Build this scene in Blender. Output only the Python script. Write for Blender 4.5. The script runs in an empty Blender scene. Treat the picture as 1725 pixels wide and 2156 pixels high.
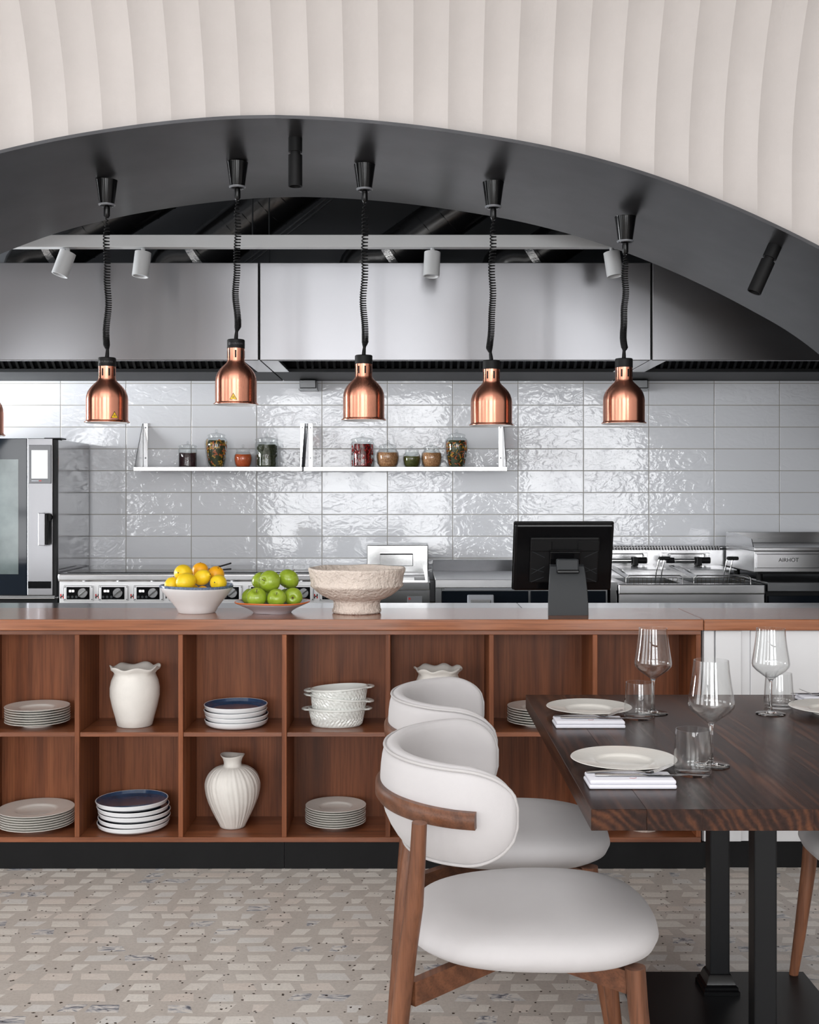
import bpy, bmesh, math, random
import numpy as np
from mathutils import Vector, Matrix
random.seed(7)
PI = math.pi
S = bpy.context.scene
C = S.collection

# ------------------------------------------------------------------ camera, world, lights, exposure
F, VX, VY, H = 2480.0, 862.5, 1035.0, 1.40       # focal length in pixels, principal point, eye height
cd = bpy.data.cameras.new('camera'); cam = bpy.data.objects.new('camera', cd); C.objects.link(cam)
cd.sensor_fit = 'HORIZONTAL'; cd.sensor_width = 36.0; cd.lens = 36.0 * F / 1725.0
cd.shift_y = -(1078.0 - VY) / 1725.0
cd.clip_start = 0.05
cam.location = (0, 0, H); cam.rotation_euler = (PI / 2, 0, 0)
S.camera = cam
w = bpy.data.worlds.new('world'); S.world = w; w.use_nodes = True
w.node_tree.nodes['Background'].inputs[0].default_value = (0.80, 0.88, 1.0, 1)
w.node_tree.nodes['Background'].inputs[1].default_value = 0.6
S.view_settings.view_transform = 'Standard'; S.view_settings.look = 'None'
S.view_settings.exposure = 0.15; S.view_settings.gamma = 1.0
S.view_settings.use_curve_mapping = False
S.cycles.use_denoising = True
S.cycles.max_bounces = 10
S.cycles.transparent_max_bounces = 24
S.cycles.caustics_refractive = True
S.cycles.sample_clamp_indirect = 6.0

def area(name, loc, rot, sx, sy, power, col=(0.97, 0.985, 1.0)):
    l = bpy.data.lights.new(name, 'AREA'); l.shape = 'RECTANGLE'; l.size = sx; l.size_y = sy
    l.energy = power; l.color = col
    o = bpy.data.objects.new(name, l); C.objects.link(o); o.location = loc; o.rotation_euler = rot
    return o
# tall windows in the wall behind the camera (X, width) and in the left wall (Y, width)
RY_, LX_, RX_ = -7.0, -7.4, 5.4                   # rear, left and right walls of the dining room
REAR_WIN = [(-0.9, 3.2), (3.1, 2.2), (-6.2, 1.5)]
LEFT_WIN = [(-1.8, 2.4), (2.0, 2.4)]
for x, ww in REAR_WIN:
    area('daylight_rear', (x, RY_ + 0.08, 1.85), (PI / 2, 0, 0), ww, 3.1, 93 * ww)
for y, ww in LEFT_WIN:
    area('daylight_left', (LX_ + 0.08, y, 1.75), (PI / 2, 0, -PI / 2), ww, 2.7, 33 * ww, (0.95, 0.98, 1))
area('kitchen_fill', (-4.12, 5.7, 1.45), (PI / 2, 0, -PI / 2), 1.3, 1.3, 150, (0.95, 0.98, 1))  # added fill from the left aisle end to brighten the kitchen, no window built
area('overhead_fill', (-1.0, 1.2, 3.47), (0, 0, 0), 3.2, 2.6, 46, (0.97, 0.985, 1))  # added soft overhead fill for floor, seats and table, no fixture behind it

# ------------------------------------------------------------------ helpers
def wx(px, Y): return (px - VX) * Y / F            # metres to the right at distance Y
def wz(py, Y): return H + (VY - py) * Y / F        # height at distance Y

class MB:
    def __init__(s): s.v = []; s.f = []; s.m = []; s.bev = False
    def add(s, vs, fs, mat=0):
        o = len(s.v); s.v += [tuple(p) for p in vs]
        for i, f in enumerate(fs):
            s.f.append(tuple(k + o for k in f)); s.m.append(mat[i] if isinstance(mat, list) else mat)
        return s
    def box(s, x0, x1, y0, y1, z0, z1, mat=0):
        v = [(x, y, z) for x in (x0, x1) for y in (y0, y1) for z in (z0, z1)]
        return s.add(v, [(0, 1, 3, 2), (4, 6, 7, 5), (0, 4, 5, 1), (2, 3, 7, 6), (0, 2, 6, 4), (1, 5, 7, 3)], mat)
    def bbox(s, x0, x1, y0, y1, z0, z1, b=0.003, seg=2, mat=0, mtx=None):
        bm = bmesh.new(); bmesh.ops.create_cube(bm, size=1)
        for v in bm.verts:
            v.co = Vector(((x0 + x1) / 2 + v.co.x * (x1 - x0), (y0 + y1) / 2 + v.co.y * (y1 - y0), (z0 + z1) / 2 + v.co.z * (z1 - z0)))
        bmesh.ops.bevel(bm, geom=bm.edges[:], offset=b, segments=seg, affect='EDGES', profile=0.5)
        bm.verts.index_update()
        vs = [(mtx @ v.co if mtx else v.co.copy()) for v in bm.verts]; fs = [[v.index for v in f.verts] for f in bm.faces]
        bm.free(); s.bev = True; return s.add(vs, fs, mat)
    def lathe(s, prof, n=32, c=(0, 0, 0), mats=None, mod=None, sx=1.0, sy=1.0, closed=False, mat=0):
        """prof: (r, z) list; mod(theta, i, r, z) -> (r, z)"""
        vs = []; rows = []
        for i, (r, z) in enumerate(prof):
            if r <= 1e-6:
                vs.append((c[0], c[1], c[2] + z)); rows.append([len(vs) - 1]); continue
            row = []
            for k in range(n):
                t = 2 * PI * k / n; rr, zz = (r, z) if mod is None else mod(t, i, r, z)
                vs.append((c[0] + rr * math.cos(t) * sx, c[1] + rr * math.sin(t) * sy, c[2] + zz)); row.append(len(vs) - 1)
            rows.append(row)
        fs = []; ms = []
        m = len(prof); rng = range(m) if closed else range(m - 1)
        for i in rng:
            a, b = rows[i], rows[(i + 1) % m]; mm = mats[i] if mats else mat
            if len(a) == 1 and len(b) == 1: continue
            for k in range(n):
                k2 = (k + 1) % n
                if len(a) == 1: fs.append((a[0], b[k], b[k2]))
                elif len(b) == 1: fs.append((a[k], b[0], a[k2]))
                else: fs.append((a[k], b[k], b[k2], a[k2]))
                ms.append(mm)
        return s.add(vs, fs, ms)
    def cyl(s, c, r, z0, z1, n=24, mat=0, r2=None, axis='z'):
        r2 = r if r2 is None else r2
        t = MB().lathe([(0, z0), (r, z0), (r2, z1), (0, z1)], n)
        def ax(p):
            if axis == 'x': return (c[0] + p[2], c[1] + p[0], c[2] + p[1])
            if axis == 'y': return (c[0] + p[0], c[1] + p[2], c[2] + p[1])
            return (c[0] + p[0], c[1] + p[1], c[2] + p[2])
        return s.add([ax(p) for p in t.v], t.f, mat)
    def tube(s, path, r, n=8, mat=0, caps=True, loop=False, flat=None):
        P = [Vector(p) for p in path]; m = len(P); rs = r if isinstance(r, (list, tuple)) else [r] * m
        vs = []; N = None
        for i in range(m):
            if loop: T = P[(i + 1) % m] - P[i - 1]
            else: T = P[min(i + 1, m - 1)] - P[max(i - 1, 0)]
            T.normalize()
            if N is None:
                N = Vector((0, 0, 1)) if abs(T.z) < 0.9 else Vector((0, 1, 0))
            N = (N - T * N.dot(T)); N.normalize(); B = T.cross(N)
            for k in range(n):
                a = 2 * PI * k / n
                fa, fb = (1, 1) if flat is None else flat
                vs.append(P[i] + N * math.cos(a) * rs[i] * fa + B * math.sin(a) * rs[i] * fb)
        fs = []
        for i in range(m if loop else m - 1):
            j = (i + 1) % m
            for k in range(n): fs.append((i * n + k, i * n + (k + 1) % n, j * n + (k + 1) % n, j * n + k))
        if caps and not loop: fs += [tuple(range(n))[::-1], tuple((m - 1) * n + k for k in range(n))]
        return s.add(vs, fs, mat)
    def prism(s, poly, axis, a, b, mat=0):
        """poly in the two remaining axes (x,z for 'y'; y,z for 'x'; x,y for 'z')"""
        n = len(poly)
        def pt(p, t): return {'y': (p[0], t, p[1]), 'x': (t, p[0], p[1]), 'z': (p[0], p[1], t)}[axis]
        vs = [pt(p, a) for p in poly] + [pt(p, b) for p in poly]
        fs = [tuple(range(n)), tuple(range(n, 2 * n))[::-1]] + [(k, (k + 1) % n, n + (k + 1) % n, n + k) for k in range(n)]
        return s.add(vs, fs, mat)
    def xf(s, mtx):
        s.v = [tuple(mtx @ Vector(p)) for p in s.v]; return s
    def mesh(s, name, mats, smooth=True, ang=35):
        ang = min(ang, 14) if s.bev else ang
        me = bpy.data.meshes.new(name); me.from_pydata(s.v, [], s.f)
        for m in (mats if isinstance(mats, (list, tuple)) else [mats]): me.materials.append(m)
        if any(s.m): me.polygons.foreach_set('material_index', s.m)
        bm = bmesh.new(); bm.from_mesh(me); bmesh.ops.recalc_face_normals(bm, faces=bm.faces[:]); bm.to_mesh(me); bm.free()
        if smooth:
            me.polygons.foreach_set('use_smooth', [True] * len(me.polygons))
            me.set_sharp_from_angle(angle=math.radians(ang))
        me.update(); return me
    def build(s, name, mats, parent=None, loc=(0, 0, 0), rot=(0, 0, 0), smooth=True, ang=35):
        return ob(name, s.mesh(name, mats, smooth, ang), parent, loc, rot)

def ob(name, me, parent=None, loc=(0, 0, 0), rot=(0, 0, 0)):
    o = bpy.data.objects.new(name, me); C.objects.link(o); o.location = loc; o.rotation_euler = rot
    if parent: o.parent = parent
    return o
def tag(o, label=None, cat=None, group=None, kind=None):
    if label: o['label'] = label
    if cat: o['category'] = cat
    if group: o['group'] = group
    if kind: o['kind'] = kind
    return o
def thing(name, label, cat, loc=(0, 0, 0), rotz=0, group=None, kind=None):
    o = bpy.data.objects.new(name, None); C.objects.link(o); o.empty_display_size = 0.05
    o.location = loc; o.rotation_euler = (0, 0, rotz); return tag(o, label, cat, group, kind)
def copy_tree(o, parent=None):
    c = o.copy(); C.objects.link(c); c.parent = parent
    for ch in list(o.children): copy_tree(ch, c)
    return c
def text_mesh(body, size, mat, bend=None, depth=0.0004):
    cu = bpy.data.curves.new('lettering', 'FONT'); cu.body = body; cu.size = size; cu.align_x = 'CENTER'; cu.align_y = 'CENTER'
    cu.extrude = depth; cu.resolution_u = 3
    t = bpy.data.objects.new('t', cu); C.objects.link(t)
    bpy.context.view_layer.update()
    me = bpy.data.meshes.new_from_object(t.evaluated_get(bpy.context.evaluated_depsgraph_get()))
    bpy.data.objects.remove(t); bpy.data.curves.remove(cu)
    for v in me.vertices:
        x, y, z = v.co
        if bend: a = x / bend; rr = bend + z; v.co = (rr * math.sin(a), -rr * math.cos(a), y)
        else: v.co = (x, -z, y)
    me.materials.clear(); me.materials.append(mat); me.name = 'lettering'; return me

# ------------------------------------------------------------------ materials
def newmat(name):
    m = bpy.data.materials.new(name); m.use_nodes = True
    return m, m.node_tree.nodes, m.node_tree.links, m.node_tree.nodes['Principled BSDF']
def sset(b, **k):
    for n, v in k.items():
        n = n.replace('_', ' ')
        b.inputs[n].default_value = v
def col4(c): return (c[0], c[1], c[2], 1)
def srgb(r, g, b):
    f = lambda c: (c / 255 / 12.92) if c <= 10 else ((c / 255 + 0.055) / 1.055) ** 2.4
    return (f(r), f(g), f(b))
def coords(n, l, scale, rnd=True):
    tc = n.new('ShaderNodeTexCoord'); mp = n.new('ShaderNodeMapping'); mp.inputs['Scale'].default_value = scale
    if rnd:
        oi = n.new('ShaderNodeObjectInfo'); mu = n.new('ShaderNodeVectorMath'); mu.operation = 'MULTIPLY_ADD'
        cx = n.new('ShaderNodeCombineXYZ')
        for k in range(3): l.new(oi.outputs['Random'], cx.inputs[k])
        mu.inputs[1].default_value = (13.7, 7.9, 5.3); l.new(cx.outputs[0], mu.inputs[0]); l.new(tc.outputs['Object'], mu.inputs[2])
        l.new(mu.outputs[0], mp.inputs['Vector'])
    else: l.new(tc.outputs['Object'], mp.inputs['Vector'])
    return mp.outputs[0]
def noise(n, l, vec, scale, detail=4, rough=0.55, dist=0.0):
    t = n.new('ShaderNodeTexNoise'); t.inputs['Scale'].default_value = scale; t.inputs['Detail'].default_value = detail
    t.inputs['Roughness'].default_value = rough; t.inputs['Distortion'].default_value = dist; l.new(vec, t.inputs['Vector']); return t.outputs['Fac']
def ramp(n, l, fac, stops):
    r = n.new('ShaderNodeValToRGB'); e = r.color_ramp.elements
    e[0].position, e[0].color = stops[0][0], col4(stops[0][1]); e[1].position, e[1].color = stops[-1][0], col4(stops[-1][1])
    for p, c in stops[1:-1]:
        q = e.new(p); q.color = col4(c)
    l.new(fac, r.inputs[0]); return r.outputs[0]
def bump(n, l, b, h, strength, dist):
    bp = n.new('ShaderNodeBump'); bp.inputs['Strength'].default_value = strength; bp.inputs['Distance'].default_value = dist
    l.new(h, bp.inputs['Height']); l.new(bp.outputs[0], b.inputs['Normal']); return bp
def plain(name, col, rough=0.5, metal=0.0, spec=0.5, coat=0.0, var=0.0, vs=20, bmp=0.0, bs=60, bd=0.002, sheen=0.0):
    m, n, l, b = newmat(name); sset(b, Base_Color=col4(col), Roughness=rough, Metallic=metal, Specular_IOR_Level=spec, Coat_Weight=coat, Coat_Roughness=0.06, Sheen_Weight=sheen)
    v = None
    if var or bmp: v = coords(n, l, (1, 1, 1))
    if var:
        f = noise(n, l, v, vs, 5)
        lo = tuple(max(0, c * (1 - var)) for c in col); hi = tuple(min(1, c * (1 + var * 0.6)) for c in col)
        l.new(ramp(n, l, f, [(0.3, lo), (0.7, hi)]), b.inputs['Base Color'])
    if bmp: bump(n, l, b, noise(n, l, v, bs, 4), bmp, bd)
    return m
def wood(name, dark, mid, light, axis=0, scale=1.0, rough=0.4, coat=0.0, rings=0.35, spec=0.4, wsc=0.45):
    m, n, l, b = newmat(name); sset(b, Roughness=rough, Specular_IOR_Level=spec, Coat_Weight=coat, Coat_Roughness=0.12)
    s1 = [9 * scale] * 3; s1[axis] = 0.9 * scale; s2 = [150 * scale] * 3; s2[axis] = 5 * scale; s3 = [16 * scale] * 3; s3[axis] = 1.6 * scale
    a = noise(n, l, coords(n, l, s1), 1.0, 6, 0.6, 0.8)
    wv = n.new('ShaderNodeTexWave'); wv.wave_type = 'RINGS'; wv.rings_direction = 'XYZ'[axis] if axis != 0 else 'X'
    wv.inputs['Scale'].default_value = wsc; wv.inputs['Distortion'].default_value = 9.0; wv.inputs['Detail'].default_value = 3.0; wv.inputs['Detail Scale'].default_value = 0.8
    l.new(coords(n, l, s3), wv.inputs['Vector'])
    mx = n.new('ShaderNodeMix'); mx.data_type = 'FLOAT'; mx.inputs[0].default_value = rings; l.new(a, mx.inputs[2]); l.new(wv.outputs['Fac'], mx.inputs[3])
    c = ramp(n, l, mx.outputs[0], [(0.22, dark), (0.5, mid), (0.80, light)])
    p = noise(n, l, coords(n, l, s2), 1.0, 3, 0.5)
    pr = ramp(n, l, p, [(0.32, (0.62, 0.60, 0.58)), (0.55, (1, 1, 1))])
    mm = n.new('ShaderNodeMix'); mm.data_type = 'RGBA'; mm.blend_type = 'MULTIPLY'; mm.inputs[0].default_value = 0.75
    l.new(c, mm.inputs[6]); l.new(pr, mm.inputs[7])
    oi = n.new('ShaderNodeObjectInfo'); hv = n.new('ShaderNodeHueSaturation'); mr = n.new('ShaderNodeMapRange')
    mr.inputs[3].default_value = 0.86; mr.inputs[4].default_value = 1.12; l.new(oi.outputs['Random'], mr.inputs[0]); l.new(mr.outputs[0], hv.inputs['Value'])
    l.new(mm.outputs[2], hv.inputs['Color']); l.new(hv.outputs[0], b.inputs['Base Color'])
    bump(n, l, b, p, 0.25, 0.0006); return m
def steel(name, col=(0.62, 0.63, 0.65), rough=0.28, aniso=0.0, tangent=None, smear=0.0, radial=False, var=0.15, axis=0):
    m, n, l, b = newmat(name); sset(b, Base_Color=col4(col), Metallic=1.0, Roughness=rough, Anisotropic=aniso)
    if tangent:
        cx = n.new('ShaderNodeCombineXYZ')
        for k in range(3): cx.inputs[k].default_value = tangent[k]
        l.new(cx.outputs[0], b.inputs['Tangent'])
    if radial:
        t = n.new('ShaderNodeTangent'); t.direction_type = 'RADIAL'; t.axis = 'Z'; l.new(t.outputs[0], b.inputs['Tangent']); b.inputs['Anisotropic Rotation'].default_value = 0.25
    sc = [60, 60, 60]; sc[axis] = 1.2
    f = noise(n, l, coords(n, l, sc), 3.0, 4, 0.6); g = noise(n, l, coords(n, l, (1, 1, 1)), 2.2, 4, 0.6)
    mx = n.new('ShaderNodeMix'); mx.data_type = 'FLOAT'; mx.inputs[0].default_value = 0.6; l.new(f, mx.inputs[2]); l.new(g, mx.inputs[3])
    mr = n.new('ShaderNodeMapRange'); mr.inputs[1].default_value = 0.3; mr.inputs[2].default_value = 0.7
    mr.inputs[3].default_value = rough * (1 - var); mr.inputs[4].default_value = rough * (1 + var); l.new(mx.outputs[0], mr.inputs[0]); l.new(mr.outputs[0], b.inputs['Roughness'])
    if smear: bump(n, l, b, g, smear, 0.02)
    return m
def thin_glass(name, tint=(0.985, 0.99, 0.99), f0=0.055, edge=0.9):
    m, n, l, b = newmat(name); n.remove(b); out = n['Material Output']
    tr = n.new('ShaderNodeBsdfTransparent'); tr.inputs[0].default_value = col4(tint)
    gl = n.new('ShaderNodeBsdfGlossy'); gl.inputs['Roughness'].default_value = 0.01
    lw = n.new('ShaderNodeLayerWeight'); lw.inputs['Blend'].default_value = 0.5
    pw = n.new('ShaderNodeMath'); pw.operation = 'POWER'; pw.inputs[1].default_value = 4.0; l.new(lw.outputs['Facing'], pw.inputs[0])
    ma = n.new('ShaderNodeMath'); ma.operation = 'MULTIPLY_ADD'; ma.inputs[1].default_value = edge; ma.inputs[2].default_value = f0; l.new(pw.outputs[0], ma.inputs[0])
    mx = n.new('ShaderNodeMixShader'); l.new(ma.outputs[0], mx.inputs[0]); l.new(tr.outputs[0], mx.inputs[1]); l.new(gl.outputs[0], mx.inputs[2]); l.new(mx.outputs[0], out.inputs['Surface'])
    return m
def speckle(name, cols, scale, rough=0.5, bmp=0.6, bd=0.004):
    """beans, lentils: voronoi cells with their own colours and round relief"""
    m, n, l, b = newmat(name); sset(b, Roughness=rough)
    v = coords(n, l, (1, 1, 1)); vo = n.new('ShaderNodeTexVoronoi'); vo.inputs['Scale'].default_value = scale; l.new(v, vo.inputs['Vector'])
    sp = n.new('ShaderNodeSeparateColor'); l.new(vo.outputs['Color'], sp.inputs[0])
    l.new(ramp(n, l, sp.outputs[0], [(k / (len(cols) - 1), c) for k, c in enumerate(cols)]), b.inputs['Base Color'])
    iv = n.new('ShaderNodeMath'); iv.operation = 'SUBTRACT'; iv.inputs[0].default_value = 1.0; l.new(vo.outputs['Distance'], iv.inputs[1])
    bump(n, l, b, iv.outputs[0], bmp, bd); return m
def emit(name, col, strength):
    m, n, l, b = newmat(name); sset(b, Base_Color=col4(col), Emission_Color=col4(col), Emission_Strength=strength, Roughness=0.2); return m

MAT = {}
MAT['plaster'] = plain('plaster', srgb(203, 197, 194), 0.85, spec=0.2, var=0.05, vs=3, bmp=0.35, bs=45, bd=0.004)
MAT['ceiling'] = plain('ceiling_paint', (0.8, 0.79, 0.78), 0.9)
MAT['wallpaint'] = plain('wall_paint', (0.72, 0.71, 0.70), 0.9)
MAT['blackceil'] = plain('black_ceiling', (0.10, 0.105, 0.115), 0.7)
MAT['soffit'] = plain('dark_metal_soffit', (0.07, 0.07, 0.075), 0.32, metal=0.75, spec=0.5, var=0.22, vs=5)
MAT['hood'] = steel('brushed_hood_steel', (0.30, 0.30, 0.315), 0.30, 0.92, (0, 0, 1), var=0.0)
MAT['steel'] = steel('brushed_steel', (0.60, 0.60, 0.61), 0.24)
MAT['steel_bright'] = steel('polished_steel', (0.60, 0.60, 0.60), 0.16)
MAT['satin'] = steel('satin_steel', (0.72, 0.72, 0.73), 0.42)
MAT['steel_side'] = steel('oven_side_steel', (0.40, 0.40, 0.41), 0.12, axis=2)
MAT['steel_dark'] = steel('dark_steel', (0.16, 0.165, 0.17), 0.30)
MAT['filter'] = steel('filter_steel', (0.05, 0.05, 0.055), 0.4)
MAT['gutter_steel'] = plain('dark_gutter_paint', (0.022, 0.023, 0.025), 0.5, spec=0.15)
MAT['steel_mid'] = steel('shelf_bracket_steel', (0.36, 0.36, 0.37), 0.2)
MAT['steel_prep'] = steel('grey_steel_top', (0.26, 0.26, 0.27), 0.14)
MAT['duct'] = plain('black_duct', (0.010, 0.010, 0.011), 0.24, metal=0.0, spec=0.9, bmp=0.15, bs=120, bd=0.002)
MAT['foil'] = plain('foil_tape', (0.7, 0.7, 0.7), 0.22, metal=1, bmp=0.8, bs=90, bd=0.004)
MAT['copper'] = steel('brushed_copper', srgb(238, 166, 140), 0.25, 0.9, None, radial=True, var=0.25, axis=2)
MAT['enamel'] = plain('white_enamel', (0.85, 0.86, 0.88), 0.3)
MAT['black_gloss'] = plain('black_plastic_gloss', (0.004, 0.004, 0.0045), 0.15, spec=0.22)
MAT['black_matte'] = plain('black_plastic_matte', (0.006, 0.006, 0.0065), 0.5, spec=0.2)
MAT['charcoal'] = plain('charcoal_powdercoat', (0.026, 0.029, 0.032), 0.45, spec=0.3, bmp=0.1, bs=400, bd=0.0005)
MAT['cap_print'] = plain('grey_print', (0.06, 0.06, 0.065), 0.5)
MAT['white_metal'] = plain('white_powdercoat', (0.50, 0.51, 0.52), 0.4)
MAT['yellow'] = plain('yellow_sticker', srgb(240, 196, 20), 0.4)
MAT['black'] = plain('black_print', (0.01, 0.01, 0.01), 0.5)
MAT['grout'] = plain('grout', srgb(176, 172, 166), 0.9, var=0.1)
MAT['shelf_wood'] = wood('stained_oak', srgb(86, 49, 31), srgb(130, 76, 48), srgb(158, 98, 64), 2, 1.0, 0.42, 0.0, 0.14, 0.25)
MAT['shelf_wood_h'] = wood('stained_oak_lengthwise', srgb(86, 49, 32), srgb(130, 77, 50), srgb(158, 99, 66), 0, 1.0, 0.30, 0.15, 0.12)
MAT['worktop'] = wood('oak_worktop', srgb(120, 70, 46), srgb(164, 104, 72), srgb(190, 128, 92), 0, 0.9, 0.17, 0.15, 0.12, 0.45)
MAT['walnut'] = wood('dark_walnut', srgb(20, 12, 10), srgb(50, 31, 24), srgb(104, 64, 42), 1, 1.1, 0.26, 0.0, 0.17, 0.16, 0.9)
MAT['chair_wood'] = wood('chair_walnut', srgb(78, 48, 33), srgb(112, 71, 49), srgb(136, 89, 63), 2, 1.6, 0.38, 0.0, 0.15)
MAT['chair_wood_h'] = wood('chair_walnut_rail', srgb(78, 48, 33), srgb(112, 71, 49), srgb(136, 89, 63), 1, 1.6, 0.38, 0.0, 0.15)
MAT['plinth'] = plain('black_plinth', (0.008, 0.008, 0.0085), 0.5, spec=0.15, var=0.2, vs=6)
MAT['black_metal'] = plain('black_powdercoat', (0.007, 0.0075, 0.0085), 0.42, spec=0.22, bmp=0.1, bs=300, bd=0.0005)
MAT['white_panel'] = plain('white_panel', (0.72, 0.72, 0.735), 0.4)
MAT['porcelain'] = plain('cream_porcelain', srgb(232, 229, 223), 0.22, coat=0.3, bmp=0.25, bs=35, bd=0.003)
MAT['porcelain_white'] = plain('white_stoneware', srgb(232, 233, 235), 0.25, coat=0.3)
MAT['navy'] = plain('navy_glaze', srgb(50, 74, 106), 0.12, coat=0.5, var=0.25, vs=25)
MAT['casserole'] = plain('white_bakeware', srgb(228, 230, 226), 0.2, coat=0.3)
MAT['bisque'] = plain('matte_white_ceramic', srgb(226, 222, 216), 0.75, var=0.05, vs=15, bmp=0.4, bs=60, bd=0.002)
MAT['stone'] = plain('stone_ceramic', srgb(228, 214, 203), 0.9, var=0.10, vs=9, bmp=1.0, bs=62, bd=0.012)
MAT['bowl_white'] = plain('glazed_white', srgb(234, 235, 236), 0.22, coat=0.3, bmp=0.2, bs=18, bd=0.004)
MAT['bowl_blue'] = plain('blue_speckled_glaze', srgb(104, 122, 150), 0.25, coat=0.3, var=0.6, vs=140)
MAT['plate_under'] = plain('lavender_white_glaze', srgb(205, 200, 206), 0.2, coat=0.4, bmp=0.3, bs=14, bd=0.006)
MAT['plate_top'] = plain('grey_crackle_glaze', srgb(150, 142, 150), 0.2, coat=0.4, var=0.3, vs=60)
MAT['orange_rim'] = plain('orange_rim', srgb(214, 112, 50), 0.3, coat=0.3)
MAT['lemon'] = plain('lemon_peel', srgb(255, 212, 40), 0.36, var=0.10, vs=12, bmp=0.35, bs=260, bd=0.001)
MAT['orange'] = plain('orange_peel', srgb(252, 178, 24), 0.36, var=0.08, vs=12, bmp=0.35, bs=260, bd=0.001)
MAT['apple'] = plain('green_apple_skin', srgb(152, 176, 50), 0.24, coat=0.3, var=0.22, vs=22)
MAT['stem'] = plain('brown_stem', srgb(88, 66, 40), 0.8)
MAT['fabric'] = plain('light_grey_fabric', srgb(196, 193, 194), 0.95, spec=0.15, var=0.03, vs=6, bmp=0.4, bs=900, bd=0.0006, sheen=0.15)
MAT['piping'] = plain('fabric_piping', srgb(188, 185, 185), 0.95, spec=0.15)
MAT['napkin'] = plain('white_linen', srgb(230, 230, 238), 0.95, spec=0.1, bmp=0.3, bs=500, bd=0.0005)
MAT['red_thread'] = plain('red_thread', srgb(170, 60, 60), 0.9)
MAT['cutlery'] = plain('cutlery_steel', (0.72, 0.72, 0.72), 0.12, metal=1)
MAT['glass'] = thin_glass('clear_glass')
MAT['jar_glass'] = thin_glass('jar_glass', (0.97, 0.98, 0.98), 0.032)
mg, n_, l_, b_ = newmat('solid_glass'); sset(b_, Base_Color=(0.985, 0.99, 0.99, 1), Roughness=0.0, Transmission_Weight=1.0, IOR=1.45); MAT['solid_glass'] = mg
MAT['oven_glass'] = plain('black_oven_glass', (0.008, 0.011, 0.016), 0.06, spec=0.25)
MAT['oven_window'] = plain('oven_window_glass', (0.12, 0.145, 0.145), 0.10, spec=0.35, var=0.4, vs=4)
MAT['screen_frame'] = plain('screen_bezel', (0.06, 0.06, 0.068), 0.2)
MAT['screen'] = emit('lit_screen', (0.60, 0.60, 0.62), 0.30)
MAT['ceran'] = plain('black_ceramic_glass', (0.012, 0.012, 0.013), 0.05, spec=0.9)
MAT['digits'] = emit('display_digits', (1, 0.95, 0.95), 2.0)
MAT['red'] = plain('red_mark', srgb(200, 40, 40), 0.4)
MAT['oil'] = plain('dark_fry_basket', (0.05, 0.04, 0.02), 0.3, metal=0.5)
MAT['badge'] = plain('grey_badge', (0.20, 0.21, 0.23), 0.3)
MAT['handle_plastic'] = plain('grey_plastic', (0.42, 0.44, 0.48), 0.35)
# glazed wall tile, wavy hand-made face, each tile its own relief
m, n, l, b = newmat('wavy_glazed_tile'); sset(b, Roughness=0.045, Specular_IOR_Level=0.5)
oi = n.new('ShaderNodeObjectInfo')
v1 = coords(n, l, (9, 1, 15)); h1 = noise(n, l, v1, 1.25, 2, 0.45, 1.9)
v2 = coords(n, l, (26, 1, 22)); h2 = noise(n, l, v2, 1.0, 2, 0.5, 0.8)
mx = n.new('ShaderNodeMix'); mx.data_type = 'FLOAT'; mx.inputs[0].default_value = 0.22; l.new(h1, mx.inputs[2]); l.new(h2, mx.inputs[3])
bp = bump(n, l, b, mx.outputs[0], 0.5, 0.0085)
mr = n.new('ShaderNodeMapRange'); mr.inputs[3].default_value = 0.06; mr.inputs[4].default_value = 0.55
pw = n.new('ShaderNodeMath'); pw.operation = 'POWER'; pw.inputs[1].default_value = 1.7; l.new(oi.outputs['Random'], pw.inputs[0]); l.new(pw.outputs[0], mr.inputs[0]); l.new(mr.outputs[0], bp.inputs['Strength'])
cv = n.new('ShaderNodeHueSaturation'); cv.inputs['Color'].default_value = col4(srgb(236, 238, 243))
mr2 = n.new('ShaderNodeMapRange'); mr2.inputs[3].default_value = 0.94; mr2.inputs[4].default_value = 1.03
l.new(oi.outputs['Random'], mr2.inputs[0]); l.new(mr2.outputs[0], cv.inputs['Value']); l.new(cv.outputs[0], b.inputs['Base Color'])
MAT['tile'] = m
# terrazzo
def terrazzo(name, col, dark, rough=0.32):
    m, n, l, b = newmat(name); sset(b, Roughness=rough, Specular_IOR_Level=0.4)
    f = noise(n, l, coords(n, l, (1, 1, 1)), 1.3, 6, 0.6); g = noise(n, l, coords(n, l, (1, 1, 1)), 140, 2)
    c1 = ramp(n, l, f, [(0.3, dark), (0.7, col)]); c2 = ramp(n, l, g, [(0.3, (0.88, 0.88, 0.88)), (0.6, (1, 1, 1))])
    mm = n.new('ShaderNodeMix'); mm.data_type = 'RGBA'; mm.blend_type = 'MULTIPLY'; mm.inputs[0].default_value = 1; l.new(c1, mm.inputs[6]); l.new(c2, mm.inputs[7])
    l.new(mm.outputs[2], b.inputs['Base Color']); return m
MAT['terrazzo'] = terrazzo('terrazzo_binder', srgb(204, 197, 190), srgb(190, 181, 173))
MAT['chip0'] = terrazzo('chip_cream', srgb(230, 225, 218), srgb(222, 215, 207))
MAT['chip1'] = terrazzo('chip_rose', srgb(226, 217, 209), srgb(217, 206, 197))
MAT['chip2'] = terrazzo('chip_pale', srgb(224, 221, 217), srgb(213, 209, 205))
m, n, l, b = newmat('chip_grey_marble'); sset(b, Roughness=0.3)
f = noise(n, l, coords(n, l, (14, 30, 14)), 1.0, 5, 0.6, 2.5)
l.new(ramp(n, l, f, [(0.36, srgb(98, 102, 112)), (0.47, srgb(176, 176, 180)), (0.58, srgb(222, 217, 211))]), b.inputs['Base Color']); MAT['chip3'] = m
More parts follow.
